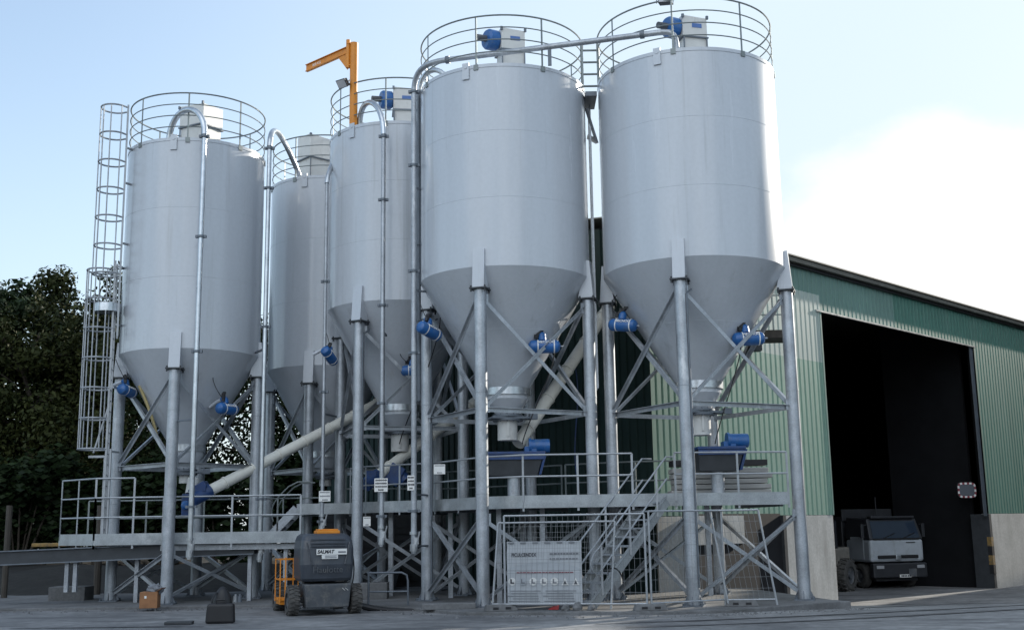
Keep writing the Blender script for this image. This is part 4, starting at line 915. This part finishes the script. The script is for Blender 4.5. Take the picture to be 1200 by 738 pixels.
# ------------------------------------------------------------------ fence panels and feet
def fence_panel(p0, p1, h, label, lean=V((0, 0, 0)), nw=None):
    p0 = V(p0); p1 = V(p1); d = (p1 - p0); L_ = d.length; d.normalize(); nr = V((d.y, -d.x, 0))
    t = thing('mesh_fence_panel', label, 'fence panel', p0.lerp(p1, .5), 'temporary mesh fence panels before the stairs')
    upv = V((0, 0, h)) + lean
    fr = MB().tube([p0, p0 + upv], .024, 8).tube([p1, p1 + upv], .024, 8).tube([p0 + upv, p1 + upv], .022, 8).tube([p0 + upv * .06, p1 + upv * .06], .018, 8)
    fr.build('frame', 'rail_bright', t)
    ms = MB(); n_ = nw or int(L_ / .115)
    for i in range(1, n_):
        q = p0.lerp(p1, i / n_); ms.bar(q + upv * .06, q + upv, .0055, .0055)
    for k in range(1, 8): ms.bar(p0 + upv * (.06 + .94 * k / 8), p1 + upv * (.06 + .94 * k / 8), .0055, .0055)
    ms.build('wire_mesh', 'mesh_wire', t)
    return t
FY = 24.55
def gp(px, py, Y, z): p = A(px, py, Y); return V((p.x, Y, z))
q0 = gp(592, 712, 25.3, .02); q1 = gp(762, 715, 24.75, .02); q2 = gp(850, 703, 25.6, .02); q3 = gp(911, 709, 25.5, .02)
fence_panel(q0, q1 + V((-.06, .0, 0)), 2.0, 'wide mesh panel standing before the printed banner')
fence_panel(q1 + V((.04, .05, 0)), q2 + V((0, 0, 0)), 2.05, 'mesh panel between the stair stringer and the round front leg')
fence_panel(q2 + V((.05, -.08, 0)), q3, 2.05, 'mesh panel leaning left at its far right edge', V((-.3, .05, 0)))
q5 = gp(577, 709, 25.5, .02); q6 = gp(716, 711, 25.05, .02)
fence_panel(q5, q6, 1.85, 'leaning mesh panel just behind the one before the banner', V((-.05 + .2, .1, 0)))
def foot(p, label, yaw=0):
    t = thing('fence_foot', label, 'fence foot', p, 'concrete feet of the mesh fence')
    MB().hexa([p + Matrix.Rotation(yaw, 3, 'Z') @ V(q) for q in [(-.36, -.13, 0), (.36, -.13, 0), (.36, .13, 0), (-.36, .13, 0), (-.31, -.1, .14), (.31, -.1, .14), (.31, .1, .14), (-.31, .1, .14)]]).build('block', 'concrete_slab', t, .015)
    b = MB()
    for x in (-.14, .14): b.box(p + Matrix.Rotation(yaw, 3, 'Z') @ V((x, -.117, .06)), (.12, .02, .05), yaw)
    b.build('slot', 'black', t)
foot(V((q1.x, q1.y, 0)), 'concrete block under the post at the foot of the stairs', .1)
foot(V((q2.x + .35, q2.y, 0)), 'long concrete block right of the round front leg', -.05)
foot(V((q0.x - .1, q0.y, 0)), 'concrete block at the left end of the mesh fence', .3)
# banner
ba, bb = gp(595, 711, 25.6, 0), gp(683, 712, 25.3, 0); bz0, bz1 = .08, 1.46
bn = thing('printed_banner', 'pale printed banner with a row of symbols tied to the mesh fence', 'banner', ba.lerp(bb, .5))
d = (bb - ba); d.z = 0; W_ = d.length; dx = d.normalized(); nr = V((dx.y, -dx.x, 0)); bc = ba.lerp(bb, .5)
def BP(x, z, o=0.): return V((bc.x, bc.y, 0)) + dx * x + V((0, 0, z)) + nr * o
sh = MB(); nx_, nz_ = 24, 16; vv = []
for j in range(nz_ + 1):
    for i in range(nx_ + 1):
        x = -W_ / 2 + W_ * i / nx_; z = bz0 + (bz1 - bz0) * j / nz_
        vv.append(BP(x, z, .008 * sin(x * 9 + z * 3)))
nv = len(vv); vv += [p - nr * .004 for p in vv]
idx = lambda i, j: j * (nx_ + 1) + i
ff = [(idx(i, j), idx(i + 1, j), idx(i + 1, j + 1), idx(i, j + 1)) for j in range(nz_) for i in range(nx_)]
ff += [tuple(nv + q for q in reversed(f)) for f in ff]
sh.add(vv, ff, True); sheet = sh.build('sheet', 'banner_fabric', bn)
O = .016
ar_ = [BP(-W_ / 2 + W_ * i / 16, .86 + .16 * sin(pi * i / 16) ** .8, O - .003) for i in range(17)] + [BP(W_ / 2, .84, O - .003), BP(-W_ / 2, .84, O - .003)]
MB().prism(ar_, nr * .002).build('arched_band', 'banner_band', sheet)
hl = text('PICULCENDEX', 'headline', .105, 'ink', sheet, BP(-W_ / 2 + .1, 1.17, O), dx, (0, 0, 1), .001, 'LEFT', offset=.002, widen=.8)
for i, (z, x0, x1) in enumerate(((1.19, .12, W_ / 2 - .12), (1.08, .12, W_ / 2 - .1))):
    b = MB(); random.seed(i); x = x0
    while x < x1: q = random.uniform(.04, .1); b.box(BP(x + q / 2, z, O), (q * .8, .003, .035), atan2(dx.y, dx.x)); x += q
    b.build('subtitle_line', 'ink_grey', sheet)
b = MB(); x = -.62; random.seed(5)
while x < .6: q = random.uniform(.03, .09); b.box(BP(x + q / 2, .79, O), (q * .85, .003, .024), atan2(dx.y, dx.x)); x += q
b.build('red_line', 'ink_red', sheet)
yw = atan2(dx.y, dx.x)
for i in range(7):
    x = -.72 + i * .235; b = MB(); 
    if i < 5:
        b.lathe(BP(x, .60, O), [(.0, .003), (.085, .003), (.085, 0)], 24, False, nr); s1 = b.build('safety_symbol', ('ink_blue', 'banner_band', 'white_sign', 'white_sign', 'white_sign')[i] if i else 'white_sign', sheet)
        c = MB(); c.box(BP(x - .02, .61, O + .006), (.03, .003, .09), yw).box(BP(x + .01, .57, O + .006), (.08, .003, .03), yw); c.build('symbol_figure', 'ink_grey' if i else 'ink', s1)
    else:
        b.prism([BP(x - .08, .52, O), BP(x + .08, .52, O), BP(x, .68, O)], nr * .004); s1 = b.build('safety_symbol', 'white_sign', sheet)
        MB().prism([BP(x - .035, .54, O + .006), BP(x + .035, .54, O + .006), BP(x, .63, O + .006)], nr * .003).build('symbol_figure', 'ink', s1)
for i in range(11):
    z = .40 - i % 6 * .055; cx_ = -.42 if i < 6 else .36
    MB().box(BP(cx_ - .03 * (i % 3), z, O), (.68 - .1 * (i % 2), .003, .014), yw).build('text_line', 'ink_grey', sheet)
MB().box(BP(0, .085, O), (W_, .003, .02), yw).build('foot_rule', 'ink', sheet)
for i in range(6): MB().box(BP(-W_ / 2 + .1 + i * (W_ - .2) / 5.4, bz1 - .03, O), (.13, .004, .035), yw).build('eyelet_slot', 'ink_grey', sheet)

# ------------------------------------------------------------------ yard clutter
bx = Zp(174, 712, 0); t = thing('cardboard_box', 'open brown cardboard box left of the front leg of the left silo', 'box', bx)
MB().box(bx + V((0, .1, .19)), (.42, .4, .38), .1).build('carton', 'cardboard', t, .008)
MB().box(bx + V((-.05, -.11, .26)), (.05, .006, .06), .1).build('label_sticker', 'white_sign', t); MB().prism([bx + V((.2, -.1, .38)), bx + V((.32, -.1, .46)), bx + V((.32, .3, .46)), bx + V((.2, .3, .38))], (.0, .0, .008)).build('flap', 'cardboard', t)
t = bx + V((.1, .15, .42)); bag = MB(); random.seed(11)
ico = bmesh.new(); bmesh.ops.create_icosphere(ico, subdivisions=3, radius=1)
bag.add([t + V((v.co.x * .2, v.co.y * .16, v.co.z * .13)) * (1) + V((random.gauss(0, .018), random.gauss(0, .018), random.gauss(0, .018))) for v in ico.verts], [tuple(v.index for v in f.verts) for f in ico.faces], False); ico.free()
tag(bag.build('plastic_wrap', 'ink_grey'), 'crumpled grey plastic wrap on the brown cardboard box', 'plastic wrap')
kb = Zp(258, 730, -.07); t = thing('tool_case', 'black tool case standing on the yard before the plinth', 'case', kb)
MB().hexa([kb + V(q) for q in [(-.30, -.1, 0), (.30, -.1, 0), (.30, .1, 0), (-.30, .1, 0), (-.27, -.09, .40), (.28, -.09, .40), (.28, .09, .40), (-.27, .09, .40)]]).build('shell', 'black', t, .05)
MB().tube([kb + V((-.1, 0, .4)), kb + V((-.09, 0, .47)), kb + V((.09, 0, .47)), kb + V((.1, 0, .4))], .018, 8).build('handle', 'black', t)
k2 = kb + V((-.08, .45, 0)); t = thing('rucksack', 'black rucksack slumped behind the tool case', 'bag', k2)
bag = MB(); random.seed(2)
ico = bmesh.new(); bmesh.ops.create_icosphere(ico, subdivisions=3, radius=1)
bag.add([k2 + V((v.co.x * .19 * (1.1 - .25 * v.co.z), v.co.y * .16, .36 + v.co.z * .36)) for v in ico.verts], [tuple(v.index for v in f.verts) for f in ico.faces], True); ico.free()
bag.build('sack', 'black', t); MB().tube(bez(k2 + V((-.1, -.1, .6)), k2 + V((-.2, -.25, .5)), k2 + V((-.2, -.22, .2)), k2 + V((-.12, -.1, .1)), 8), .02, 6).build('strap', 'black', t)
for i, (px, py, h, m, lb) in enumerate([(262, 704, .3, 'white_sign', 'white bottle standing behind the black tool case'), (276, 705, .2, 'galv_light', 'left tin of the pair on the plinth by the tool case'), (281, 705, .2, 'galv_dark', 'right tin of the pair on the plinth by the tool case')]):
    p = Zp(px, py, 0); tag(MB().lathe(p, [(0, 0), (.06, 0), (.06, h * .75), (.03, h * .85), (.03, h), (0, h)], 16).build('bottle' if i == 0 else 'tin', m), lb, 'bottle' if i == 0 else 'tin')
p = Zp(210, 731, -.068); tag(MB().box(p + V((0, 0, .03)), (.55, .3, .06), .1).build('flat_board', 'dark_steel', None, .01), 'flat grey board lying left of the black tool case', 'board')
hs = [Zp(422, 709, .06), Zp(446, 716, -.1), Zp(480, 718, -.1), Zp(508, 715, -.08)]
tag(MB().tube(bez(*hs, 14), .075, 10).build('delivery_hose', 'black'), 'thick black hose on the ground right of the lift', 'hose')
# low pipe barrier
t = thing('pipe_barrier', 'low bent pipe barrier behind the lift wheel', 'barrier', Zp(476, 706, 0))
pa, pc = A(432, 671, 27.6), A(478, 706, 27.6)
MB().tube([V((pa.x, 27.6, pa.z)), V((pc.x - .15, 27.6, pa.z)), V((pc.x - .03, 27.6, pa.z - .06)), V((pc.x, 27.6, pa.z - .2)), V((pc.x, 27.6, 0))], .026, 10).tube([V((pa.x, 27.6, .32)), V((pc.x, 27.6, .32))], .02, 8).build('pipe', 'galv_dark', t)
MB().tube([V((pa.x, 27.6, 0)), V((pa.x, 27.6, pa.z))], .026, 8).build('post', 'galv_dark', t)
def cblock(c, sz, label, yaw=0, m='concrete_slab'):
    tag(MB().box(c, sz, yaw).build('concrete_block', m, None, .02), label, 'block', 'loose concrete blocks around the silo feet')
cblock(Zp(437, 702, 0) + V((0, .4, .2)), (.7, .5, .42), 'concrete block behind the low pipe barrier')
cblock(Zp(79, 703, 0) + V((0, .25, .16)), (1.0, .7, .4), 'concrete block under the twin posts at far left')
cblock(Zp(525, 714, 0) + V((0, .3, .06)), (1.2, .3, .14), 'low concrete kerb piece right of the black hose', .1)
cblock(V((7.0, 26.85, -.22)), (1.2, .6, .42), 'concrete footing under the rightmost leg', .3)
rb = gp(690, 711, 25.0, 0); random.seed(9)
for i, (dx_, r_) in enumerate(((-.5, .1), (-.25, .13), (.05, .09))):
    ico = bmesh.new(); bmesh.ops.create_icosphere(ico, subdivisions=2, radius=1); m_ = MB()
    m_.add([rb + V((dx_, 0, r_ * .5)) + v.co * r_ * random.uniform(.75, 1.15) for v in ico.verts], [tuple(v.index for v in f.verts) for f in ico.faces]); ico.free()
    tag(m_.build('rubble_stone', 'concrete_slab'), ('leftmost rubble stone before the stair foot', 'largest rubble stone before the stair foot', 'small rubble stone nearest the stringer')[i], 'stone', 'rubble at the stair foot')
p = gp(649, 709, 25.3, .01); tag(MB().prism([p + V((-.12, 0, 0)), p + V((.10, 0, .0)), p + V((.12, .05, .09)), p + V((-.02, .05, .05))], (0, .08, .01)).build('red_scrap', 'red_plastic'), 'crumpled red scrap below the printed banner', 'scrap')
# hose loop at the stairs
hp_ = [A(x, y, 25.2) for x, y in ((712, 672), (714, 660), (730, 662), (732, 690))]
tag(MB().tube(bez(*hp_, 12), .018, 6).build('dark_cable', 'black'), 'thin dark cable looped over the stair stringer', 'cable')
cb = [A(x, y, 31.0) for x, y in ((673, 425), (684, 470), (668, 510), (676, 560))]
tag(MB().tube(bez(*cb, 12), .016, 6).build('blue_cable', 'blue_dark'), 'thin blue cable hanging behind the round legs', 'cable')
for i, (k_, q_, lb) in enumerate((('front right', 0, 'thin grey conduit strapped to the round front leg of the farthest right silo'), ('front centre', 1, 'thin grey conduit strapped to the leg behind the two thin pipes'), ('rear centre', 0, 'thin grey conduit strapped to the front leg of the crane silo'))):
    d_ = SILOS[k_]; p_ = legpos(d_, q_) + V((.12, -.12, 0))
    tag(MB().tube([p_ + V((0, 0, .4)), p_ + V((0, 0, d_['zr'] - .9)), p_ + V((.15, .25, d_['zr'] - .75))], .022, 8).build('conduit', 'galv_dark'), lb, 'conduit')
for i, (a_, b_, sag, lb) in enumerate(((A(516, 372, 28.0), A(468, 520, 31.5), .8, 'thin black cable sagging from the left air tank of the centre silo'), (A(650, 410, 27.7), A(612, 520, 28.3), .5, 'thin black cable sagging from the air tank above the banner'), (A(868, 405, 27.1), A(838, 520, 27.6), .4, 'thin black cable sagging from the air tank near the right leg'))):
    tag(MB().tube(bez(a_, a_ + V((0, 0, -sag)), b_ + V((.1, 0, .5)), b_, 14), .014, 6).build('cable', 'black'), lb, 'cable')
# left weigh conveyor beam
b0 = A(-30, 655, 30.0); b1 = A(300, 640, 30.3); b1.z = b0.z + .2
t = thing('conveyor_beam', 'long dark channel beam sloping under the low walkway', 'conveyor', b0.lerp(b1, .3))
MB().bar(b0, b1, .5, .34, (0, 0, 1)).build('channel', 'dark_steel', t); MB().bar(b0 + V((0, -.28, .17)), b1 + V((0, -.28, .17)), .06, .03, (0, 0, 1)).bar(b0 + V((0, -.28, -.17)), b1 + V((0, -.28, -.17)), .06, .03, (0, 0, 1)).build('lip', 'galv_dark', t)
for f in (.33, .36): 
    p = b0.lerp(b1, f); MB().bar((p.x, p.y, .3), (p.x, p.y, p.z - .15), .1, .1).build('leg', 'galv', t)
for f in (.7, .98):
    p = b0.lerp(b1, f); MB().bar((p.x, p.y, 0), (p.x, p.y, p.z - .15), .1, .1).build('leg', 'galv', t)
p = A(59, 638, 31.5); tag(MB().box(p, (.95, .2, .1), .05).build('yellow_bar', 'yellow', None, .02), 'dull yellow bar lying beside the low walkway end', 'bar')
t = thing('wooden_post', 'weathered wooden post in the shade at the far left edge', 'post', Zp(8, 690, 0)); p = A(8, 645, 33.5)
MB().cyl((p.x, 33.5, -.1), (p.x, 33.5, A(10, 592, 33.5).z), .09, 10).build('timber', 'wood', t)
p = A(116, 640, 34.5); tag(MB().cyl((p.x, 34.5, 0), (p.x, 34.5, A(116, 592, 34.5).z), .11, 10).build('wooden_post', 'wood'), 'weathered wooden post behind the low walkway rails', 'post')
# dark block wall behind the centre
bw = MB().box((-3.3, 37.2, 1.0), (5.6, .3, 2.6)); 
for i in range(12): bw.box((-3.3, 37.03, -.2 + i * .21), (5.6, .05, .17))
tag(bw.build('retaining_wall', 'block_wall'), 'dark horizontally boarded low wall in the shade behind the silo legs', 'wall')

# tyre marks and oily stains before the doorway, loose grit along the pad edges
def ground_strip(name, pts, w_, m, seed):
    rnd = random.Random(seed); vs = []; P_ = bez(*[V((x, y, 0)) for x, y in pts], 40)
    for i, p in enumerate(P_):
        d = (P_[min(i + 1, 40)] - P_[max(i - 1, 0)]).normalized(); q = V((d.y, -d.x, 0)); ww = w_ * (.35 + .65 * sin(pi * i / 40)) * rnd.uniform(.6, 1.25)
        for sg in (-1, -.33, .33, 1):
            v = p + q * ww * sg * .5; v.z = gz(v.x, v.y) + .010; vs.append(v)
    b_ = MB(); b_.add(vs, [(i * 4 + k, i * 4 + k + 1, i * 4 + k + 5, i * 4 + k + 4) for i in range(40) for k in range(3)], True)
    struct(b_.build(name, m))
mat('stain', (.060, .061, .066), .7, 0, .35, 2.5, fine=.2)
for i, (pts, w_) in enumerate((([(9.5, 31.5), (12, 33.5), (14, 36), (17.5, 38)], .55), ([(8.0, 27), (11, 29.5), (14, 33), (18, 35)], .35), ([(11, 29), (13.5, 31.0), (15.5, 33), (20, 34.5)], .3), ([(2, 21.5), (7, 22.3), (11, 24.5), (15, 28)], .22), ([(1.5, 22.4), (6.5, 23.2), (10, 25.4), (14, 29)], .22), ([(-10.2, 23.5), (-8.5, 23.3), (-7.5, 23.5), (-6.2, 23.2)], .18))):
    ground_strip('tyre_mark', pts, w_, 'stain', i)
rg = random.Random(21); gb = MB(); edge = [(-14, 28.5), (-9, 28.45), (-5.3, 28.5), (-4.7, 29.0), (-1.1, 24.9), (3.3, 24.2), (4.7, 24.5), (7.6, 26.4)]
for i in range(420):
    k = rg.randrange(len(edge) - 1); t_ = rg.random(); x = edge[k][0] * (1 - t_) + edge[k + 1][0] * t_ + rg.gauss(0, .25); y = edge[k][1] * (1 - t_) + edge[k + 1][1] * t_ - abs(rg.gauss(0, .35))
    r_ = rg.uniform(.012, .05) * (1.6 if rg.random() < .06 else 1); z = gz(x, y) + r_ * .3
    a = rg.uniform(0, 6.3); c_ = V((x, y, z)); vv = [c_ + V((cos(a + q * 2.1) * r_ * rg.uniform(.7, 1.2), sin(a + q * 2.1) * r_ * rg.uniform(.7, 1.2), -r_ * .4)) for q in range(3)] + [c_ + V((0, 0, r_ * .6))]
    gb.add(vv, [(0, 1, 3), (1, 2, 3), (2, 0, 3), (2, 1, 0)])
go = gb.build('loose_grit', 'concrete_slab'); go['kind'] = 'stuff'; go['label'] = 'loose grit scattered along the concrete pad edge'
# ------------------------------------------------------------------ trees
def tree(x, y, h, rw, n_leaf, lm, label, seed, low=.12):
    rnd = random.Random(seed); z0 = .1
    t = thing('broadleaf_tree', label, 'tree', (x, y, z0), 'dark trees standing behind the silos')
    tk = MB(); pts = [V((x, y, z0 - .3))]; 
    for i in range(1, 7): pts.append(V((x + rnd.uniform(-.25, .25) * i * .4, y + rnd.uniform(-.25, .25) * i * .4, z0 + h * .13 * i)))
    tk.tube(pts, [.26, .22, .19, .15, .12, .08, .05], 9)
    clumps = []
    for k in range(26):
        i = rnd.randint(1, 5); a = rnd.uniform(0, 2 * pi); f = rnd.uniform(.35, 1.) * rw * (1.05 - .42 * abs(i / 3.2 - 1) )
        q = pts[i] + V((cos(a) * f, sin(a) * f * .8, rnd.uniform(.2, 1.9)))
        tk.tube([pts[i], pts[i].lerp(q, .5) + V((0, 0, .25)), q], [.07, .045, .02], 5)
        clumps.append((q, rnd.uniform(.7, 1.5)))
    for k in range(40):
        zz = rnd.uniform(low, .96); f = rw * (1 - (abs(zz - .48) / .56) ** 3.2) * sqrt(rnd.random()); a = rnd.uniform(0, 2 * pi)
        clumps.append((V((x + cos(a) * f, y + sin(a) * f * .8, z0 + h * zz)), rnd.uniform(.6, 1.35)))
    tk.build('trunk', 'bark', t)
    vs = []; fs = []
    for i in range(n_leaf):
        c, r = clumps[rnd.randrange(len(clumps))]
        d = V((rnd.gauss(0, 1), rnd.gauss(0, 1), rnd.gauss(0, .8))); d = d.normalized() * (rnd.random() ** .45) * r
        p = c + d; s_ = rnd.uniform(.06, .14) * (1.7 if y > 48.9 else 1)
        nrm = (d.normalized() + V((rnd.gauss(0, .7), rnd.gauss(0, .7), rnd.gauss(.3, .7)))).normalized(); ex, ey = frame(nrm)
        a = rnd.uniform(0, pi); u_ = ex * cos(a) + ey * sin(a); v_ = nrm.cross(u_)
        b = len(vs); vs += [p - u_ * s_, p - v_ * s_ * .55, p + u_ * s_, p + v_ * s_ * .55]; fs.append((b, b + 1, b + 2, b + 3))
    me = bpy.data.meshes.new('crown'); o = bpy.data.objects.new('crown', me); col.objects.link(o); o.parent = t
    off = V((x, y, z0)); me.from_pydata([v - off for v in vs], [], fs); me.materials.append(MATS[lm])
TL = [(-26.8, 46.5, 12.0, 3.5, 'leaf_dark', 'dark tree mostly cut by the left edge of the frame'),
      (-22.9, 46, 12.1, 3.5, 'leaf_dark', 'dark rounded tree second from the left edge'),
      (-19.4, 45.5, 12.5, 3.2, 'leaf_olive', 'tallest olive tinted tree just left of the caged ladder'),
      (-16.3, 46.5, 12.4, 3.0, 'leaf_olive', 'olive tree directly behind the caged ladder'),
      (-13.2, 45, 10.2, 2.6, 'leaf_dark', 'dark tree hidden behind the far left silo'),
      (-10.0, 46, 10.4, 2.6, 'leaf_dark', 'dark tree showing under the far left cone'),
      (-7.0, 45, 10.0, 2.6, 'leaf_dark', 'dark tree showing between the left and the narrow silo legs'),
      (-3.6, 46.5, 10.2, 2.7, 'leaf_dark', 'dark tree glimpsed behind the crane silo legs'),
      (-25.0, 50, 12.9, 3.4, 'leaf_olive', 'olive tree in the second row behind the leftmost pair'),
      (-21.2, 50, 12.9, 3.4, 'leaf_dark', 'dark filler tree in the second row, left of the ladder'),
      (-17.6, 50.5, 12.6, 3.2, 'leaf_dark', 'dark filler tree in the second row behind the ladder')]
for i, (x, y, h, rw, lm, lb) in enumerate(TL): tree(x, y, h, rw, 24000 if i in (0, 1, 2, 3, 8, 9, 10) else 14000, lm, lb, 100 + i)
def shrub(x, y, h, rw, label, seed):
    rnd = random.Random(seed); t = thing('shrub', label, 'shrub', (x, y, .1), 'dark bushes under the trees')
    sk_ = MB(); vs = []; fs = []
    for k in range(9):
        a = rnd.uniform(0, 2 * pi); q = V((x + cos(a) * rw * rnd.uniform(.2, .9), y + sin(a) * rw * .6 * rnd.uniform(.2, .9), .1 + h * rnd.uniform(.3, .95)))
        sk_.tube([V((x, y, -.1)), V((x, y, .1)).lerp(q, .5), q], [.06, .04, .015], 5)
        for i in range(330):
            d = V((rnd.gauss(0, 1), rnd.gauss(0, 1), rnd.gauss(0, 1))).normalized() * rnd.random() ** .5 * rnd.uniform(.7, 1.25)
            p = q + d; p.z = max(.1, p.z); s_ = rnd.uniform(.1, .2); nrm = V((rnd.gauss(0, 1), rnd.gauss(-.5, 1), rnd.gauss(.3, 1))).normalized(); u_, v_ = frame(nrm); b = len(vs)
            vs += [p - u_ * s_, p - v_ * s_ * .6, p + u_ * s_, p + v_ * s_ * .6]; fs.append((b, b + 1, b + 2, b + 3))
    sk_.build('stem', 'bark', t)
    me = bpy.data.meshes.new('foliage'); o = bpy.data.objects.new('foliage', me); col.objects.link(o); o.parent = t
    me.from_pydata([v - V((x, y, .1)) for v in vs], [], fs); me.materials.append(MATS['leaf_dark'])
SH = ['leftmost dark bush at the frame edge', 'dark bush behind the left wooden post', 'dark bush left of the low walkway end', 'dark bush behind the low walkway corner', 'dark bush behind the caged ladder foot', 'dark bush behind the front leg of the left silo', 'dark bush seen under the long white tube', 'dark bush behind the connecting steps', 'dark bush left of the retaining wall']
for i, lb in enumerate(SH): shrub(-25.5 + i * 2.45, 42.2 + (i % 3) * .7, 3.6 + .5 * (i % 2), 1.7, lb, 300 + i)
